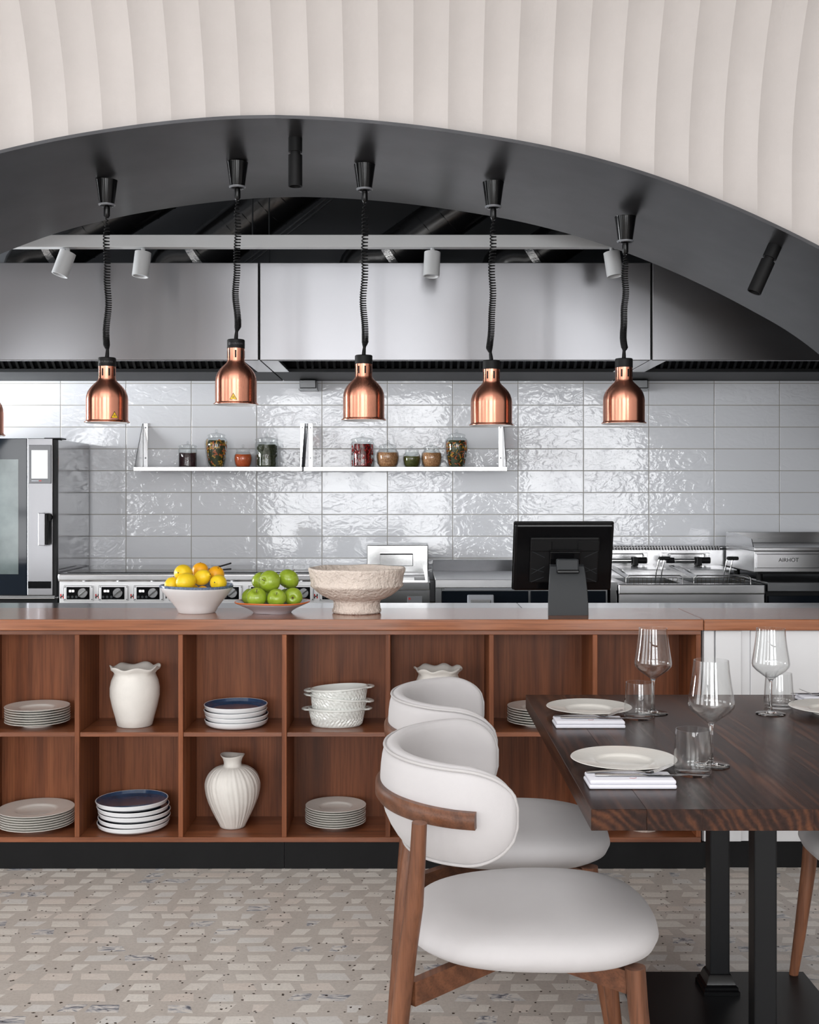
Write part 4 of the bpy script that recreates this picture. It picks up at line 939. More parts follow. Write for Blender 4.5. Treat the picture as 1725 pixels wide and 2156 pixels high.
# induction ranges
IY = 6.45
def cooker(xa, xb, knobs, label, logos):
    zt = wz(1207, IY); t = thing('induction_range', label, 'cooker', (0, 0, 0), 0, 'induction ranges')
    MB().bbox(xa, xb, IY - .012, 7.185, zt - .046, zt, .012, 3).build('top_frame', MAT['steel'], t)
    MB().bbox(xa + .035, xb - .035, IY + .05, 7.10, zt + .0003, zt + .004, .002, 1).build('ceramic_glass', MAT['ceran'], t)
    zl = wz(1270, IY)
    MB().box(xa + .006, xb - .006, IY + .006, 7.17, zl - .005, zt - .0465).build('control_box', MAT['satin'], t, smooth=False)
    MB().box(xa + .02, xb - .02, IY + .05, 7.15, .12, zl - .0055).build('cabinet', MAT['steel_dark'], t, smooth=False)
    for a in (xa + .06, xb - .06):
        for y in (IY + .1, 7.08): MB().cyl((a, y, 0), .02, 0, .1195, 12).build('foot', MAT['steel'], t)
    for kx in knobs:
        x = wx(kx, IY); zc = wz(1249, IY)
        p = MB().bbox(x - .108, x + .055, IY + .001, IY + .0058, zc - .044, zc + .044, .006, 2).build('control_panel', MAT['satin'], t)
        MB().bbox(x - .092, x + .034, IY - .0016, IY + .0008, zc - .034, zc + .034, .001, 1).build('panel_face', MAT['black_gloss'], p)
        kn = MB().cyl((x, IY, zc + .002), .025, -.018, -.0018, 28, axis='y', r2=.028).build('knob', MAT['steel'], p)
        MB().bbox(-.004, .004, -.0245, -.0182, -.026, .026, .001, 1, mtx=Matrix.Translation((x, IY, zc + .002)) @ Matrix.Rotation(.9, 4, 'Y')).build('knob_grip', MAT['steel_bright'], p)
        dp = MB()
        for s in (0, 1): dp.box(x - .078 + s * .016, x - .066 + s * .016, IY - .0024, IY - .0018, zc + .006, zc + .018)
        tag(dp.build('display', MAT['digits'], p, smooth=False), kind='stuff')
        bt = MB()
        for s in range(3): bt.cyl((x - .082 + s * .022, IY, zc - .020), .007, -.0024, -.0018, 14, axis='y')
        tag(bt.build('buttons', MAT['charcoal'], p), kind='stuff')
        sc = MB()
        for sx in (-.100, .047):
            for sz in (-.034, .034): sc.cyl((x + sx, IY, zc + sz), .0032, -.0012, .0008, 8, axis='y')
        tag(sc.build('screws', MAT['steel_dark'], p), kind='stuff')
    for kx in logos:
        x = wx(kx, IY); zc = wz(1255.5, IY); lg = MB()
        lg.box(x - .010, x - .003, IY + .004, IY + .0058, zc, zc + .012, 0).box(x - .010, x - .003, IY + .004, IY + .0058, zc - .012, zc - .0005, 1)
        lg.box(x - .003, x + .004, IY + .004, IY + .0058, zc - .004, zc + .003, 1)
        lg.box(x + .004, x + .011, IY + .004, IY + .0058, zc, zc + .012, 1).box(x + .004, x + .011, IY + .004, IY + .0058, zc - .012, zc - .0005, 0)
        lg.build('logo', [MAT['red'], MAT['black']], t, smooth=False)
cooker(wx(122, IY), wx(437, IY) - .002, (175.5, 249, 323, 397), 'left induction range with a row of dial panels, beside the oven', (130, 204, 278, 352))
cooker(wx(437, IY) + .001, wx(763, IY), (490, 564, 640, 714), 'right induction range behind the bowls of fruit', (446, 520, 592, 665))
tag(MB().tube([(wx(456, 6.75), 6.75, wz(1207, IY) + .0125), (wx(486, 7.0), 7.0, wz(1186, 7.0))], .005, 8).bbox(wx(445, 6.7) - .03, wx(445, 6.7) + .03, 6.60, 6.76, wz(1207, IY) + .0045, wz(1207, IY) + .0075, .001, 1).build('spatula', MAT['black_matte']), 'black spatula lying on the range behind the citrus bowl', 'spatula')

# pasta cooker
PYc = 6.40; xa, xb = wx(763, IY) + .004, wx(906, PYc)
t = thing('pasta_cooker', 'pale steel pasta cooker with upright splash panel', 'cooker', (0, 0, 0)); zt = wz(1226, PYc)
MB().bbox(xa, xb, 7.02, 7.15, zt - .03, wz(1147, 7.02), .006).build('splash_panel', MAT['steel_bright'], t)
MB().bbox(wx(800, 7.0), wx(870, 7.0), 6.995, 7.0195, wz(1192, 7.0), wz(1165, 7.0), .003).build('flue_cover', MAT['steel_bright'], t)
MB().box(wx(801, 7.0), wx(869, 7.0), 6.994, 6.9952, wz(1168, 7.0), wz(1165.5, 7.0)).build('flue_gap', MAT['black_matte'], t, smooth=False)
wl = MB(); tx0, tx1, ty0, ty1 = xa + .05, xb - .025, 6.50, 6.95
for (a, b2, c, d) in ((xa, tx0, PYc, 7.019), (tx1, xb, PYc, 7.019), (tx0, tx1, PYc, ty0), (tx0, tx1, ty1, 7.019)): wl.box(a, b2, c, d, zt - .003, zt)
wl.build('top_plate', MAT['steel_bright'], t, smooth=False)
tk = MB()
tk.box(tx0 - .003, tx0, ty0, ty1, zt - .2, zt + .006).box(tx1, tx1 + .003, ty0, ty1, zt - .2, zt + .006).box(tx0, tx1, ty0 - .003, ty0, zt - .2, zt + .003).box(tx0, tx1, ty1, ty1 + .003, zt - .2, zt + .012).box(tx0, tx1, ty0, ty1, zt - .202, zt - .2)
tk.build('tank', MAT['steel'], t, smooth=False)
MB().box(tx0 + .012, tx1 - .06, ty0 + .02, ty1 - .1, zt - .05, zt - .005).build('basket', MAT['steel_dark'], t, smooth=False)
MB().bbox(xa, xb, PYc - .012, PYc - .0002, zt - .042, zt, .005, 2).build('front_lip', MAT['steel_bright'], t)
MB().box(xa + .003, xb - .003, PYc, 7.0, .12, zt - .2025).build('cabinet', MAT['steel_bright'], t, smooth=False)
MB().box(xa + .003, xb - .003, PYc, PYc + .01, zt - .2, zt - .044).build('front_panel', MAT['steel_bright'], t, smooth=False)
bd = MB().bbox(wx(858, PYc), wx(889, PYc), PYc - .004, PYc - .0002, wz(1275, PYc), wz(1255.5, PYc), .001, 1).build('badge', MAT['badge'], t)
sp_ = []
for k in range(10):
    a = PI / 2 + k * PI / 5; r = .009 if k % 2 == 0 else .004; sp_.append((wx(862.5, PYc) + r * math.cos(a), wz(1260.5, PYc) + r * math.sin(a)))
MB().prism(sp_, 'y', PYc - .0052, PYc - .0041).build('red_star', MAT['red'], bd, smooth=False)
for a in (xa + .05, xb - .05):
    for y in (PYc + .1, 6.95): MB().cyl((a, y, 0), .02, 0, .1195, 12).build('foot', MAT['steel'], t)

# refrigerated prep table
FY = 6.38; xa, xb = wx(917, FY), wx(1284, FY); zt = wz(1220, FY)
t = thing('prep_table', 'steel refrigerated prep table with dark drawer fronts', 'prep table', (0, 0, 0))
MB().bbox(xa, xb, FY - .01, 7.08, zt - .045, zt, .003).build('worktop', MAT['steel'], t)
MB().prism([(7.05, zt + .0005), (7.12, wz(1179, 7.12)), (7.16, wz(1179, 7.12)), (7.16, zt - .04), (7.085, zt - .04), (7.085, zt + .0005)], 'x', xa, xb).build('splashback', MAT['steel'], t, smooth=False)
MB().box(xa + .01, xb - .01, FY + .014, 7.06, .12, zt - .0455).build('body', MAT['steel_dark'], t, smooth=False)
MB().tube([(xa + .05, FY + .008, zt - .052), (xb - .03, FY + .008, zt - .052)], .0055, 8).build('rail', MAT['handle_plastic'], t)
for a, b2 in ((xa + .035, wx(1113, FY)), (wx(1118, FY), xb - .02)):
    d_ = MB().bbox(a, b2, FY, FY + .0135, zt - .34, zt - .062, .003).build('drawer', MAT['oven_glass'], t)
    hx = (a + b2) / 2 if a > .5 else wx(1012, FY); hz = zt - .11
    hb_ = MB().bbox(hx - .072, hx + .072, FY - .012, FY - .0002, hz - .024, hz + .028, .006, 2).build('handle', MAT['handle_plastic'], d_)
    MB().bbox(hx - .055, hx + .055, FY - .020, FY - .0125, hz - .020, hz + .002, .003, 2).build('grip', MAT['steel'], hb_)
MB().bbox(xa + .0, xa + .034, FY - .004, FY + .0135, .12, zt - .046, .002).build('side_post', MAT['steel_dark'], t)
for a in (xa + .06, xb - .06):
    for y in (FY + .1, 6.98): MB().cyl((a, y, 0), .02, 0, .1195, 12).build('foot', MAT['steel'], t)

# twin fryer
RY = 6.35; xa, xb = wx(1302, RY), wx(1611, RY); zt = wz(1231, RY)
t = thing('twin_fryer', 'steel twin deep fryer with two baskets and ribbed back panel', 'fryer', (0, 0, 0))
MB().bbox(xa, xb, 7.06, 7.12, zt - .03, wz(1157, 7.06), .004).build('back_panel', MAT['steel'], t)
rbx = MB(); x = xa + .01
while x < xb - .06:
    rbx.tube([(x, 7.055, wz(1150, 7.06)), (x + .006, 7.055, wz(1158, 7.06))], .006, 8); x += .0175
rbx.build('ribbed_edge', MAT['steel'], t)
MB().cyl((0, 7.075, wz(1153, 7.06)), .012, xa, xb, 14, axis='x').build('top_tube', MAT['steel_bright'], t)
top = MB(); wells = [(xa + .06, xa + .36), (xa + .43, xa + .73)]; wy0, wy1 = RY + .09, 6.86
xs = [xa] + [q for w_ in wells for q in w_] + [xb]
for k in range(0, len(xs), 2): top.box(xs[k], xs[k + 1], RY, 7.058, zt - .003, zt)
for a, b2 in wells: top.box(a, b2, RY, wy0, zt - .003, zt).box(a, b2, wy1, 7.058, zt - .003, zt)
top.build('top_plate', MAT['steel'], t, smooth=False)
for a, b2 in wells:
    tk = MB().box(a, b2, wy0, wy1, zt - .25, zt - .248).box(a, a + .002, wy0, wy1, zt - .248, zt - .0005).box(b2 - .002, b2, wy0, wy1, zt - .248, zt - .0005).box(a + .002, b2 - .002, wy0, wy0 + .002, zt - .248, zt - .0005).box(a + .002, b2 - .002, wy1 - .002, wy1, zt - .248, zt - .0005)
    tk.build('tank', MAT['steel_dark'], t, smooth=False)
    # sloping drip guard rim in front of the wire baskets
    rim = MB(); hz = .045
    P0 = [(a - .005, wy0 - .02, zt + .001), (a - .005, wy0 - .02, zt + hz * .7), (a + .012, wy0 - .02, zt + hz), (b2 - .012, wy0 - .02, zt + hz), (b2 + .005, wy0 - .02, zt + hz * .7), (b2 + .005, wy0 - .02, zt + .001)]
    rim.tube(P0, .0035, 8); rim.build('rim_wire', MAT['steel_bright'], t)
    MB().add([(a - .05, wy1 - .02, zt + .075), (a + .0, wy1 - .02, zt + .075), (a + .012, wy0 - .018, zt + hz), (a - .005, wy0 - .018, zt + hz * .7), (a - .05, wy1 - .02, zt + .070), (a + .0, wy1 - .02, zt + .070), (a + .012, wy0 - .018, zt + hz - .005), (a - .005, wy0 - .018, zt + hz * .7 - .005)],
             [(0, 1, 2, 3), (7, 6, 5, 4), (0, 4, 5, 1), (1, 5, 6, 2), (2, 6, 7, 3), (3, 7, 4, 0)]).build('lid_side', MAT['steel_bright'], t, smooth=False)
    MB().bbox(a + .002, b2 - .03, wy0 + .12, wy1 + .05, zt + .062, zt + .068, .002, 1).build('lid', MAT['steel'], t)
    bk = MB()
    for q in np.linspace(a + .02, b2 - .02, 12): bk.tube([(q, wy0 + .006, zt + .03), (q, wy0 + .006, zt - .05)], .0012, 5)
    for z in (.03, .012, -.008): bk.tube([(a + .02, wy0 + .005, zt + z), (b2 - .02, wy0 + .005, zt + z)], .0014, 5)
    bk.build('basket', MAT['oil'], t)
    # basket handle: two wires bending up to a black grip
    hx = a + .16
    for s in (0, .030):
        MB().tube([(hx + s - .004, wy0 - .004, zt + .004), (hx + s - .002, wy0 - .03, zt + .06), (hx + s + .006, wy0 - .05, zt + .125), (hx + s + .016, wy0 - .055, zt + .142)], .0032, 7).build('handle_wire', MAT['steel_bright'], t)
    MB().bbox(hx + .005, hx + .067, wy0 - .075, wy0 - .040, zt + .130, zt + .150, .008, 3).build('grip', MAT['black_matte'], t)
    # lid hinge bar in black and steel, and wall bracket of wire
    z = zt + .100
    MB().cyl((0, wy1 + .02, z), .012, a - .01, a + .20, 14, axis='x').build('lid_bar', MAT['steel_bright'], t)
    MB().cyl((0, wy1 + .02, z), .017, a - .055, a - .01, 14, axis='x').build('bar_end', MAT['black_matte'], t)
    MB().cyl((0, wy1 + .02, z), .019, a + .11, a + .20, 14, axis='x').build('bar_end', MAT['black_matte'], t)
    MB().bbox(a + .115, a + .145, wy1 - .02, wy1 + .055, zt + .0695, z + .02, .004, 1).build('lid_bracket', MAT['black_matte'], t)
    wz0, wz1 = wz(1183, 7.05), wz(1166, 7.05); hy = 7.035
    MB().tube([(a - .0, hy, wz1), (a + .21, hy, wz1), (a + .215, hy, wz1 - .01), (a + .215, hy, wz0), (a + .21, hy, wz0 - .004), (a + .01, hy, wz0 - .004), (a, hy, wz0), (a - .0, hy, wz1)], .0034, 7).build('basket_hanger', MAT['steel_bright'], t)
    for q in (a - .05, a + .20): MB().bbox(q, q + .04, 7.05, 7.0595, wz0 - .005, wz1 + .006, .002, 1).build('hanger_plate', MAT['steel_bright'], t)
MB().bbox(xa, xb, RY - .014, RY - .0002, zt - .052, zt + .002, .008, 3).build('front_lip', MAT['steel'], t)
MB().box(xa + .004, xb - .004, RY, RY + .02, zt - .25, zt - .0525).build('front_panel', MAT['steel'], t, smooth=False)
MB().box(xa + .004, xb - .004, RY, 7.05, .12, zt - .2505).build('cabinet', MAT['steel'], t, smooth=False)
for a in (xa + .06, xb - .06):
    for y in (RY + .1, 6.98): MB().cyl((a, y, 0), .02, 0, .1195, 12).build('foot', MAT['steel'], t)
# narrow filler column
tag(MB().bbox(wx(1286, 6.36), wx(1300, 6.36), 6.37, 7.0, 0, wz(1226, 6.37), .003).box(wx(1285.5, 6.36), wx(1300.5, 6.36), 6.362, 6.3695, wz(1243, 6.36), wz(1226, 6.36)).build('filler_cabinet', MAT['steel_bright']), 'narrow pale steel filler cabinet left of the twin fryer', 'cabinet')

# griddle on a dark base
GY = 6.45; xa, xb = wx(1617, 6.35), wx(1617, 6.35) + .80
bs_ = thing('undercounter_cabinet', 'dark steel undercounter cabinet carrying the griddle', 'counter', (0, 0, 0)); zt = wz(1226, 6.35)
MB().bbox(xa, xb, 6.35, 7.1, zt - .050, zt, .003).build('top', MAT['steel_dark'], bs_)
MB().box(xa + .004, xb - .004, 6.40, 7.08, .12, zt - .0505).build('body', MAT['black_metal'], bs_, smooth=False)
MB().bbox(xa + .012, xb - .012, 6.375, 6.3995, .14, zt - .075, .003).build('door', MAT['oven_glass'], bs_)
MB().bbox(xa + .27, xb - .2, 6.36, 6.3745, zt - .165, zt - .13, .003, 1).build('door_handle', MAT['steel'], bs_)
for a in (xa + .06, xb - .06):
    for y in (6.5, 7.0): MB().cyl((a, y, 0), .02, 0, .1195, 12).build('foot', MAT['steel'], bs_)
gd = thing('griddle', 'steel countertop griddle with slanted splash guard at the far right', 'griddle', (0, 0, 0))
gx0, gx1 = wx(1588, GY), wx(1588, GY) + .78; gz0, gz1 = wz(1205, GY), wz(1160, GY)
MB().bbox(gx0, gx1, GY, 7.02, gz0, gz1, .004).build('body', MAT['steel'], gd)
MB().bbox(gx0 - .004, gx1 + .004, GY - .02, 7.02, gz1 + .0005, gz1 + .020, .003).build('plate_rim', MAT['steel'], gd)
MB().bbox(gx0 + .01, gx1 + .0, GY - .016, GY - .0005, wz(1196, GY), wz(1166, GY), .003).build('front_panel', MAT['steel'], gd)
lx = wx(1659, GY); lm = text_mesh('AIRHOT', 0.030, MAT['black'], depth=.0006)
ob('lettering', lm, gd, (lx, GY - .0168, wz(1179, GY)))
# splash guard: back wall and slanted sides
bz = wz(1120, 7.0)
MB().bbox(gx0 - .002, gx1 + .002, 7.0, 7.012, gz1 + .0205, bz, .002).build('splash_guard', MAT['steel'], gd)
for q in (gx0 - .006, gx1 + .002):
    MB().prism([(GY - .005, gz1 + .0205), (6.999, gz1 + .0205), (6.999, bz), (6.80, bz), (GY + .03, gz1 + .065)], 'x', q, q + .004).build('side_guard', MAT['steel'], gd, smooth=False)
for q in (gx0 + .045, gx1 - .045):
    for y in (GY + .05, 6.95): MB().cyl((q, y, 0), .018, zt + .0003, gz0 + .001, 14).build('foot', MAT['black_matte'], gd)
MB().bbox(gx0 + .03, gx1 - .03, GY + .03, 6.98, gz0 - .012, gz0 - .0005, .003).build('burner_tray', MAT['black_matte'], gd)

# ------------------------------------------------------------------ dining table
TX0, TX1, TY0, TY1, TZ = 0.372, 1.372, 2.41, 3.77, 0.75
tb = thing('dining_table', 'dark walnut dining table with black twin post base', 'table', (0.905, 3.09, 0))
NPL = 9; rp = random.Random(5); cuts = [TX0 + (TX1 - TX0) * k / NPL + (rp.uniform(-.012, .012) if 0 < k < NPL else 0) for k in range(NPL + 1)]
for a, b2 in zip(cuts[:-1], cuts[1:]):
    MB().bbox(a - .905, b2 - .905, TY0 - 3.09, TY1 - 3.09, TZ - .044, TZ, .0002 if a > TX0 and b2 < TX1 else .0010, 1).build('tabletop_plank', MAT['walnut'], tb)
MB().box(.60 - .905, 1.14 - .905, 2.76 - 3.09, 3.41 - 3.09, 0, .010).build('base_plate', MAT['black_metal'], tb, smooth=False)
for y in (3.085 - .21, 3.085 + .21):
    p = MB().bbox(.862 - .905 - .0275, .862 - .905 + .0275, y - 3.09 - .0275, y - 3.09 + .0275, .0105, TZ - .058, .004, 2).build('post', MAT['black_metal'], tb)
    cx, cy = .862 - .905, y - 3.09; ft = MB(); lv = [(.050, .0105), (.050, .020), (.046, .024), (.046, .030), (.040, .036), (.033, .055), (.0285, .062)]
    vs = []; fs = []
    for (h_, z) in lv: vs += [(cx - h_, cy - h_, z), (cx + h_, cy - h_, z), (cx + h_, cy + h_, z), (cx - h_, cy + h_, z)]
    for i in range(len(lv) - 1):
        for k in range(4): fs.append((4 * i + k, 4 * i + (k + 1) % 4, 4 * i + 4 + (k + 1) % 4, 4 * i + 4 + k))
    if y > 3.0: ft.add(vs, fs).build('post_foot', MAT['black_gloss'], p, ang=20)
    else: ft.add(vs, fs).build('post_foot', MAT['black_gloss'], p, ang=20)
MB().box(.70 - .905, 1.02 - .905, 2.66 - 3.09, 3.51 - 3.09, TZ - .0575, TZ - .0445).build('top_bracket', MAT['black_metal'], tb, smooth=False)

# place settings
plm = MB().lathe(plate_prof(.1248), 64).mesh('dinner_plate', MAT['porcelain'], ang=40)
wg_bowl = [(.0410, .250), (.0432, .225), (.0470, .196), (.0512, .170), (.0538, .153), (.0543, .146), (.0525, .138), (.043, .127), (.027, .115), (.014, .106), (.007, .100)]
g_in = [(max(.001, r - .0012), z + (.001 if k > 4 else 0)) for k, (r, z) in enumerate(wg_bowl)]; g_in[-1] = (0, .1035)
wgm = MB().lathe([(0, .098)] + wg_bowl[::-1] + g_in, 56).mesh('bowl', MAT['glass'], ang=60)
wsm = MB().lathe([(0, .0005), (.0425, .0005), (.0432, .0015), (.0420, .0028), (.020, .0045), (.009, .0085), (.0052, .016), (.0042, .030), (.0038, .070), (.0046, .092), (.0075, .1005), (0, .1015)], 40).mesh('stem', MAT['solid_glass'], ang=70)
tmo = [(0, 0), (.036, 0), (.0415, .004), (.0438, .012), (.0436, .024), (.0418, .060), (.0385, .104)]
tmi = [(.0373, .104), (.0403, .060), (.0420, .024), (.0415, .014), (.037, .010), (0, .0095)]
tmm = MB().lathe(tmo + tmi, 56).mesh('tumbler', MAT['glass'], ang=60)
def glass_set(P, w_, tu, who):
    o = ob('dinner_plate', plm, None, (P[0], P[1], TZ + .0003)); tag(o, 'cream wide rimmed plate %s' % who[0], 'plate', 'plates on the dining table')
    g = thing('wine_glass', 'empty stemmed wine glass %s' % who[1], 'wine glass', (w_[0], w_[1], TZ + .0002), 0, 'wine glasses on the dining table'); ob('bowl', wgm, g); ob('stem', wsm, g)
    u = ob('tumbler', tmm, None, (tu[0], tu[1], TZ + .0003)); tag(u, 'clear glass tumbler %s' % who[2], 'tumbler', 'tumblers on the dining table')
glass_set((.507, 2.79), (.716, 2.794), (.651, 2.705), ('nearest the camera on the table', 'nearest the camera on the table', 'nearest the camera beside the knife tips'))
glass_set((.527, 3.457), (.714, 3.452), (.658, 3.37), ('at the far left of the table', 'at the far left, in front of the oak shelves', 'at the far left beside the back plate'))
glass_set((1.241, 3.452), (1.057, 3.445), (1.112, 3.545), ('cut off at the right edge of the picture', 'at the right, in front of the white panels', 'behind the right wine glass'))
def ribbon(mb, pts, mtx):
    """pts: (x, y, z, half width, half thickness) lofted"""
    vs = []; fs = []
    for x, y, z, hw_, ht in pts: vs += [(x, y - hw_, z), (x, y - hw_ * .5, z + ht), (x, y + hw_ * .5, z + ht), (x, y + hw_, z), (x, y + hw_ * .5, z - ht), (x, y - hw_ * .5, z - ht)]
    for i in range(len(pts) - 1):
        for k in range(6): fs.append((6 * i + k, 6 * i + (k + 1) % 6, 6 * i + 6 + (k + 1) % 6, 6 * i + 6 + k))
    fs += [tuple(range(6))[::-1], tuple(range(6 * len(pts) - 6, 6 * len(pts)))]
    mb.add([mtx @ Vector(v) for v in vs], fs); return mb
I4 = Matrix.Identity(4)
fork = MB(); ribbon(fork, [(0, 0, .002, .0055, .0016), (.004, 0, .0025, .0072, .002), (.03, 0, .004, .0062, .002), (.07, 0, .0055, .0042, .0018), (.105, 0, .0055, .0030, .0018), (.122, 0, .0035, .0034, .0016), (.132, 0, .0022, .0085, .0012), (.142, 0, .0025, .0115, .0010), (.150, 0, .0042, .0118, .0010)], I4)
for q in (-.0094, -.0031, .0031, .0094): ribbon(fork, [(.149, q, .0040, .0022, .0009), (.165, q, .0090, .0018, .0009), (.182, q * .96, .0160, .0014, .0008), (.193, q * .94, .0205, .0007, .0005)], I4)
fork_me = fork.mesh('fork', MAT['cutlery'], ang=50)
kh = MB(); ribbon(kh, [(0, 0, .0035, .0050, .0022), (.004, 0, .0035, .0068, .003), (.05, 0, .0035, .0060, .0028), (.098, 0, .0035, .0050, .0026), (.104, 0, .0035, .0048, .0014), (.118, 0, .0033, .0080, .0008), (.150, 0, .0032, .0090, .0007), (.182, 0, .0032, .0072, .0007), (.198, .003, .0032, .0022, .0006)], I4)
knife_me = kh.mesh('table_knife', MAT['cutlery'], ang=50)
def napkin_mesh():
    mb = MB(); Lx, Ly = .192, .088
    mb.bbox(-Lx / 2, Lx / 2, -Ly / 2, Ly / 2, .0002, .0098, .0042, 4)
    mb.bbox(-Lx / 2 + .002, Lx / 2 - .001, -Ly / 2 + .0015, Ly / 2 - .002, .0096, .0196, .0042, 4)
    return mb.mesh('napkin', MAT['napkin'])
npm = napkin_mesh()
def setting(nx, ny, rz, side, who):
    n_ = ob('napkin', npm, None, (nx, ny, TZ + .0003), (0, 0, rz)); tag(n_, 'folded white linen napkin %s' % who, 'napkin', 'folded napkins')
    th = MB().tube([(-.004 * 1, -.022, .0196), (.004, -.026, .0197), (.010, -.022, .0197), (.012, -.016, .0196)], .0006, 5).build('embroidery', MAT['red_thread'], n_)
    M = Matrix.Translation((nx, ny, TZ)) @ Matrix.Rotation(rz, 4, 'Z')
    for me, nm, dx_, dy_, a, cat in ((fork_me, 'fork', -.092, .026, -.02, 'fork'), (knife_me, 'table_knife', -.078, -.006, -.02, 'knife')):
        o = ob(nm, me, None, M @ Vector((dx_, dy_, .0198)), (0, 0, rz + a)); tag(o, 'steel %s on the napkin %s' % ('dinner fork' if cat == 'fork' else 'table knife', who), cat, cat + 's on napkins')
setting(.488, 2.612, .0, 1, 'nearest the camera')
setting(.497, 3.272, .0, 1, 'in front of the far left plate')
setting(1.305, 3.655, .02 + PI, 1, 'at the far right of the table')

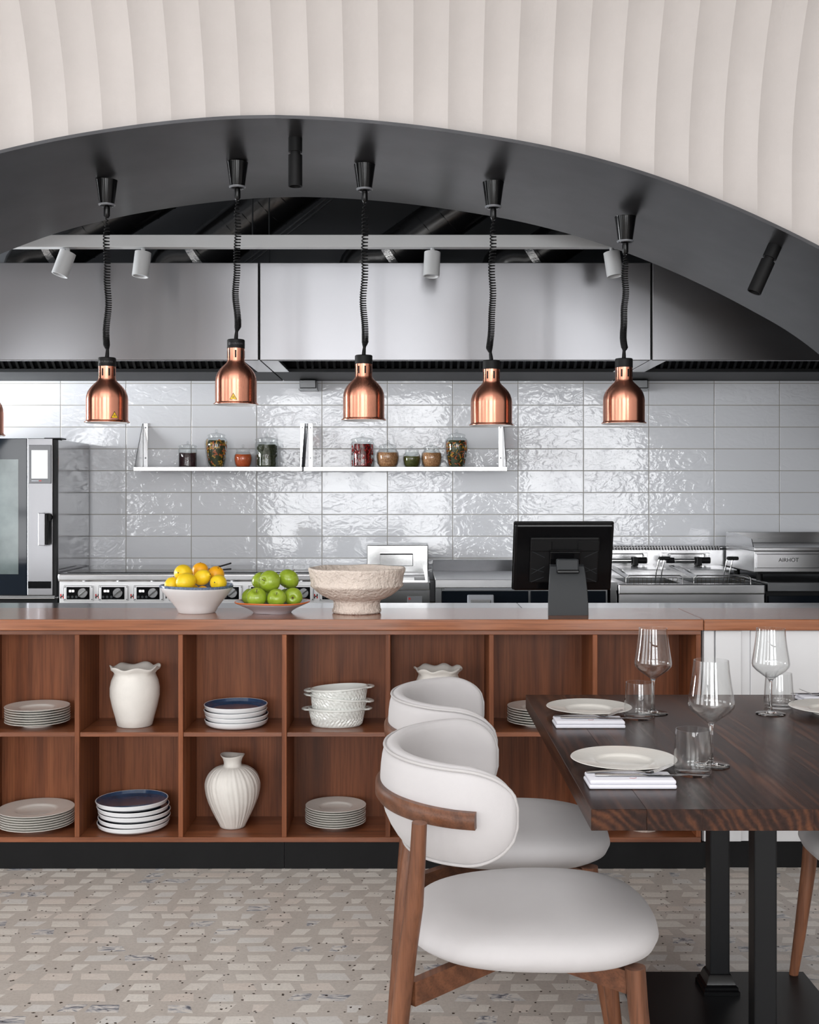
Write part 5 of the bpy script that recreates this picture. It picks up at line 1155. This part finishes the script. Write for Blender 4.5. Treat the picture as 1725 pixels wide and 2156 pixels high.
# ------------------------------------------------------------------ upholstered chairs
def superell(a, b, n, k=64):
    out = []
    for i in range(k):
        t = 2 * PI * i / k; c, s = math.cos(t), math.sin(t); out.append((a * math.copysign(abs(c) ** (2 / n), c), b * math.copysign(abs(s) ** (2 / n), s)))
    return out
def make_chair():
    t = thing('dining_chair', 'x', 'chair', (0, 0, 0), 0, 'upholstered dining chairs')
    # seat cushion
    base = superell(1, 1, 2.7, 72); vs = []; fs = []; rows = []
    lay = [(.0, .408), (.80, .408), (.90, .412), (.97, .424), (1.0, .442), (.985, .460), (.93, .474), (.82, .4835), (.62, .489), (.34, .4915), (0, .4925)]
    for s, z in lay:
        if s == 0: vs.append((.272, 0, z)); rows.append([len(vs) - 1]); continue
        row = []
        for (u, v) in base:
            wfac = 1.0 + .04 * u                              # a little wider in front
            vs.append((.272 + .276 * u * s, .263 * v * s * wfac, z - .012 * max(0, -u * s) * (1 if z > .43 else 0) )); row.append(len(vs) - 1)
        rows.append(row)
    for a, b2 in zip(rows[:-1], rows[1:]):
        n = 72
        for k in range(n):
            k2 = (k + 1) % n
            if len(a) == 1: fs.append((a[0], b2[k], b2[k2]))
            elif len(b2) == 1: fs.append((a[k], b2[0], a[k2]))
            else: fs.append((a[k], b2[k], b2[k2], a[k2]))
    MB().add(vs, fs).build('seat', MAT['fabric'], t, ang=80)
    pr = [(.272 + .276 * u * .905, .263 * v * .905 * (1 + .04 * u), .4105) for u, v in base]
    # curved shell back
    PH = math.radians(97); CX, A_, B_ = .190, .228, .268
    NS, s0 = 72, .70
    def plan(s, off):
        f = PI + s * PH; nx, ny = math.cos(f) / A_, math.sin(f) / B_; ln = math.hypot(nx, ny)
        return CX + A_ * math.cos(f) + off * nx / ln, B_ * math.sin(f) + off * ny / ln
    sec = []
    for k in range(26):                                        # cross section loop: (radial -1..1, vertical -1..1)
        a = 2 * PI * k / 26; c, s_ = math.cos(a), math.sin(a); sec.append((math.copysign(abs(c) ** .62, c), math.copysign(abs(s_) ** .78, s_)))
    def prof(s):
        e = max(0, (abs(s) - s0) / (1 - s0)); e = min(e, .9995); m_ = (1 - e ** 2.15) ** .5
        zt = .757 + .083 * m_; zb = .722 - (.722 - (.632 - .018 * math.cos(s * PI / 2))) * m_
        return zt, zb, .0285 * (1 - .25 * e) * (m_ ** .35), m_
    vs = []; pip = []
    ss = [math.sin(q * PI / 2) * .35 + q * .65 for q in np.linspace(-1, 1, NS)]
    for s in ss:
        zt, zb, th, m_ = prof(s); zc, hh = (zt + zb) / 2, (zt - zb) / 2
        for (u, v) in sec:
            z = zc + v * hh; taper = -.050 * (max(0, (.74 - z)) / .13) ** 1.7
            x, y = plan(s, u * th + taper); vs.append((x, y, z))
    n = 26; fs = []
    for i in range(NS - 1):
        for k in range(n): fs.append((n * i + k, n * i + (k + 1) % n, n * i + n + (k + 1) % n, n * i + n + k))
    fs += [tuple(range(n)), tuple(range(n * (NS - 1), n * NS))[::-1]]
    bk = MB().add(vs, fs).build('backrest', MAT['fabric'], t, ang=80)
    topl = []; botl = []
    for s in ss:
        zt, zb, th, m_ = prof(s); zc, hh = (zt + zb) / 2, (zt - zb) / 2
        for v, dst in ((.93, topl), (-.93, botl)):
            z = zc + v * hh; taper = -.050 * (max(0, (.74 - z)) / .13) ** 1.7
            x, y = plan(s, .60 * th + taper + .0012); dst.append((x, y, z + (.0012 if v > 0 else -.0012)))
    MB().tube(topl + botl[::-1], .0036, 8, loop=True).build('piping', MAT['piping'], bk, ang=80)
    # wooden rail around the outside of the back
    vs = []; fs = []; N2 = 48; lim = .80
    for s in np.linspace(-lim, lim, N2):
        zt, zb, th, m_ = prof(s); e = max(0, (abs(s) - .45) / .4)
        ec = min(1, abs(s) / .5); o0, o1 = th - .006, th + .010 + .010 * ec; z0, z1 = .7220, .7580 - .002 * e
        for (o_, z) in ((o0, z0), (o1 - .006, z0), (o1, z0 + .008), (o1, z1 - .008), (o1 - .006, z1), (o0, z1)):
            x, y = plan(s, o_); vs.append((x, y, z))
    for i in range(N2 - 1):
        for k in range(6): fs.append((6 * i + k, 6 * i + (k + 1) % 6, 6 * i + 6 + (k + 1) % 6, 6 * i + 6 + k))
    fs += [tuple(range(6)), tuple(range(6 * N2 - 6, 6 * N2))[::-1]]
    MB().add(vs, fs).build('arm_rail', MAT['chair_wood_h'], t, ang=40)
    for s in (-1, 1):
        MB().tube([(.020, s * .300, .738), (.016, s * .296, .66), (.010, s * .286, .57), (-.004, s * .272, .47), (-.018, s * .262, .34), (-.034, s * .256, .16), (-.048, s * .252, 0)], [.0155, .0165, .0185, .0195, .0190, .0170, .0135], 18).build('rear_leg', MAT['chair_wood'], t, ang=60)
        MB().tube([(.468, s * .212, .414), (.474, s * .213, .33), (.500, s * .218, .12), (.517, s * .222, 0)], [.0215, .0210, .0165, .0125], 18).build('front_leg', MAT['chair_wood'], t, ang=60)
    for s in (-1, 1):                                          # crossing rails under the seat
        a, b2 = Vector((.004, s * .252, 0)), Vector((.458, -s * .200, 0)); d = (b2 - a).normalized(); nn = Vector((-d.y, d.x, 0)) * .011
        zo = 0.0 if s < 0 else -.0005
        hA, hB = (.352, .402), (.356, .404)
        vs = [a + nn + Vector((0, 0, hA[0])), a - nn + Vector((0, 0, hA[0])), a - nn + Vector((0, 0, hA[1])), a + nn + Vector((0, 0, hA[1])),
              b2 + nn + Vector((0, 0, hB[0])), b2 - nn + Vector((0, 0, hB[0])), b2 - nn + Vector((0, 0, hB[1])), b2 + nn + Vector((0, 0, hB[1]))]
        MB().add(vs, [(0, 1, 2, 3), (7, 6, 5, 4), (0, 4, 5, 1), (1, 5, 6, 2), (2, 6, 7, 3), (3, 7, 4, 0)]).build('seat_rail', MAT['chair_wood_h'], t, smooth=False)
    return t
ch = make_chair(); ch.location = (0, 2.655, 0); ch['label'] = 'light grey upholstered chair with curved back, nearest the camera'
c2 = copy_tree(ch); c2.location = (.006, 3.31, 0); c2['label'] = 'light grey upholstered chair behind the nearest chair, close to the shelves'
c3 = copy_tree(ch); c3.location = (1.622, 3.17, 0); c3.rotation_euler = (0, 0, PI); c3['label'] = 'light grey upholstered chair across the table, cut off at the right edge'
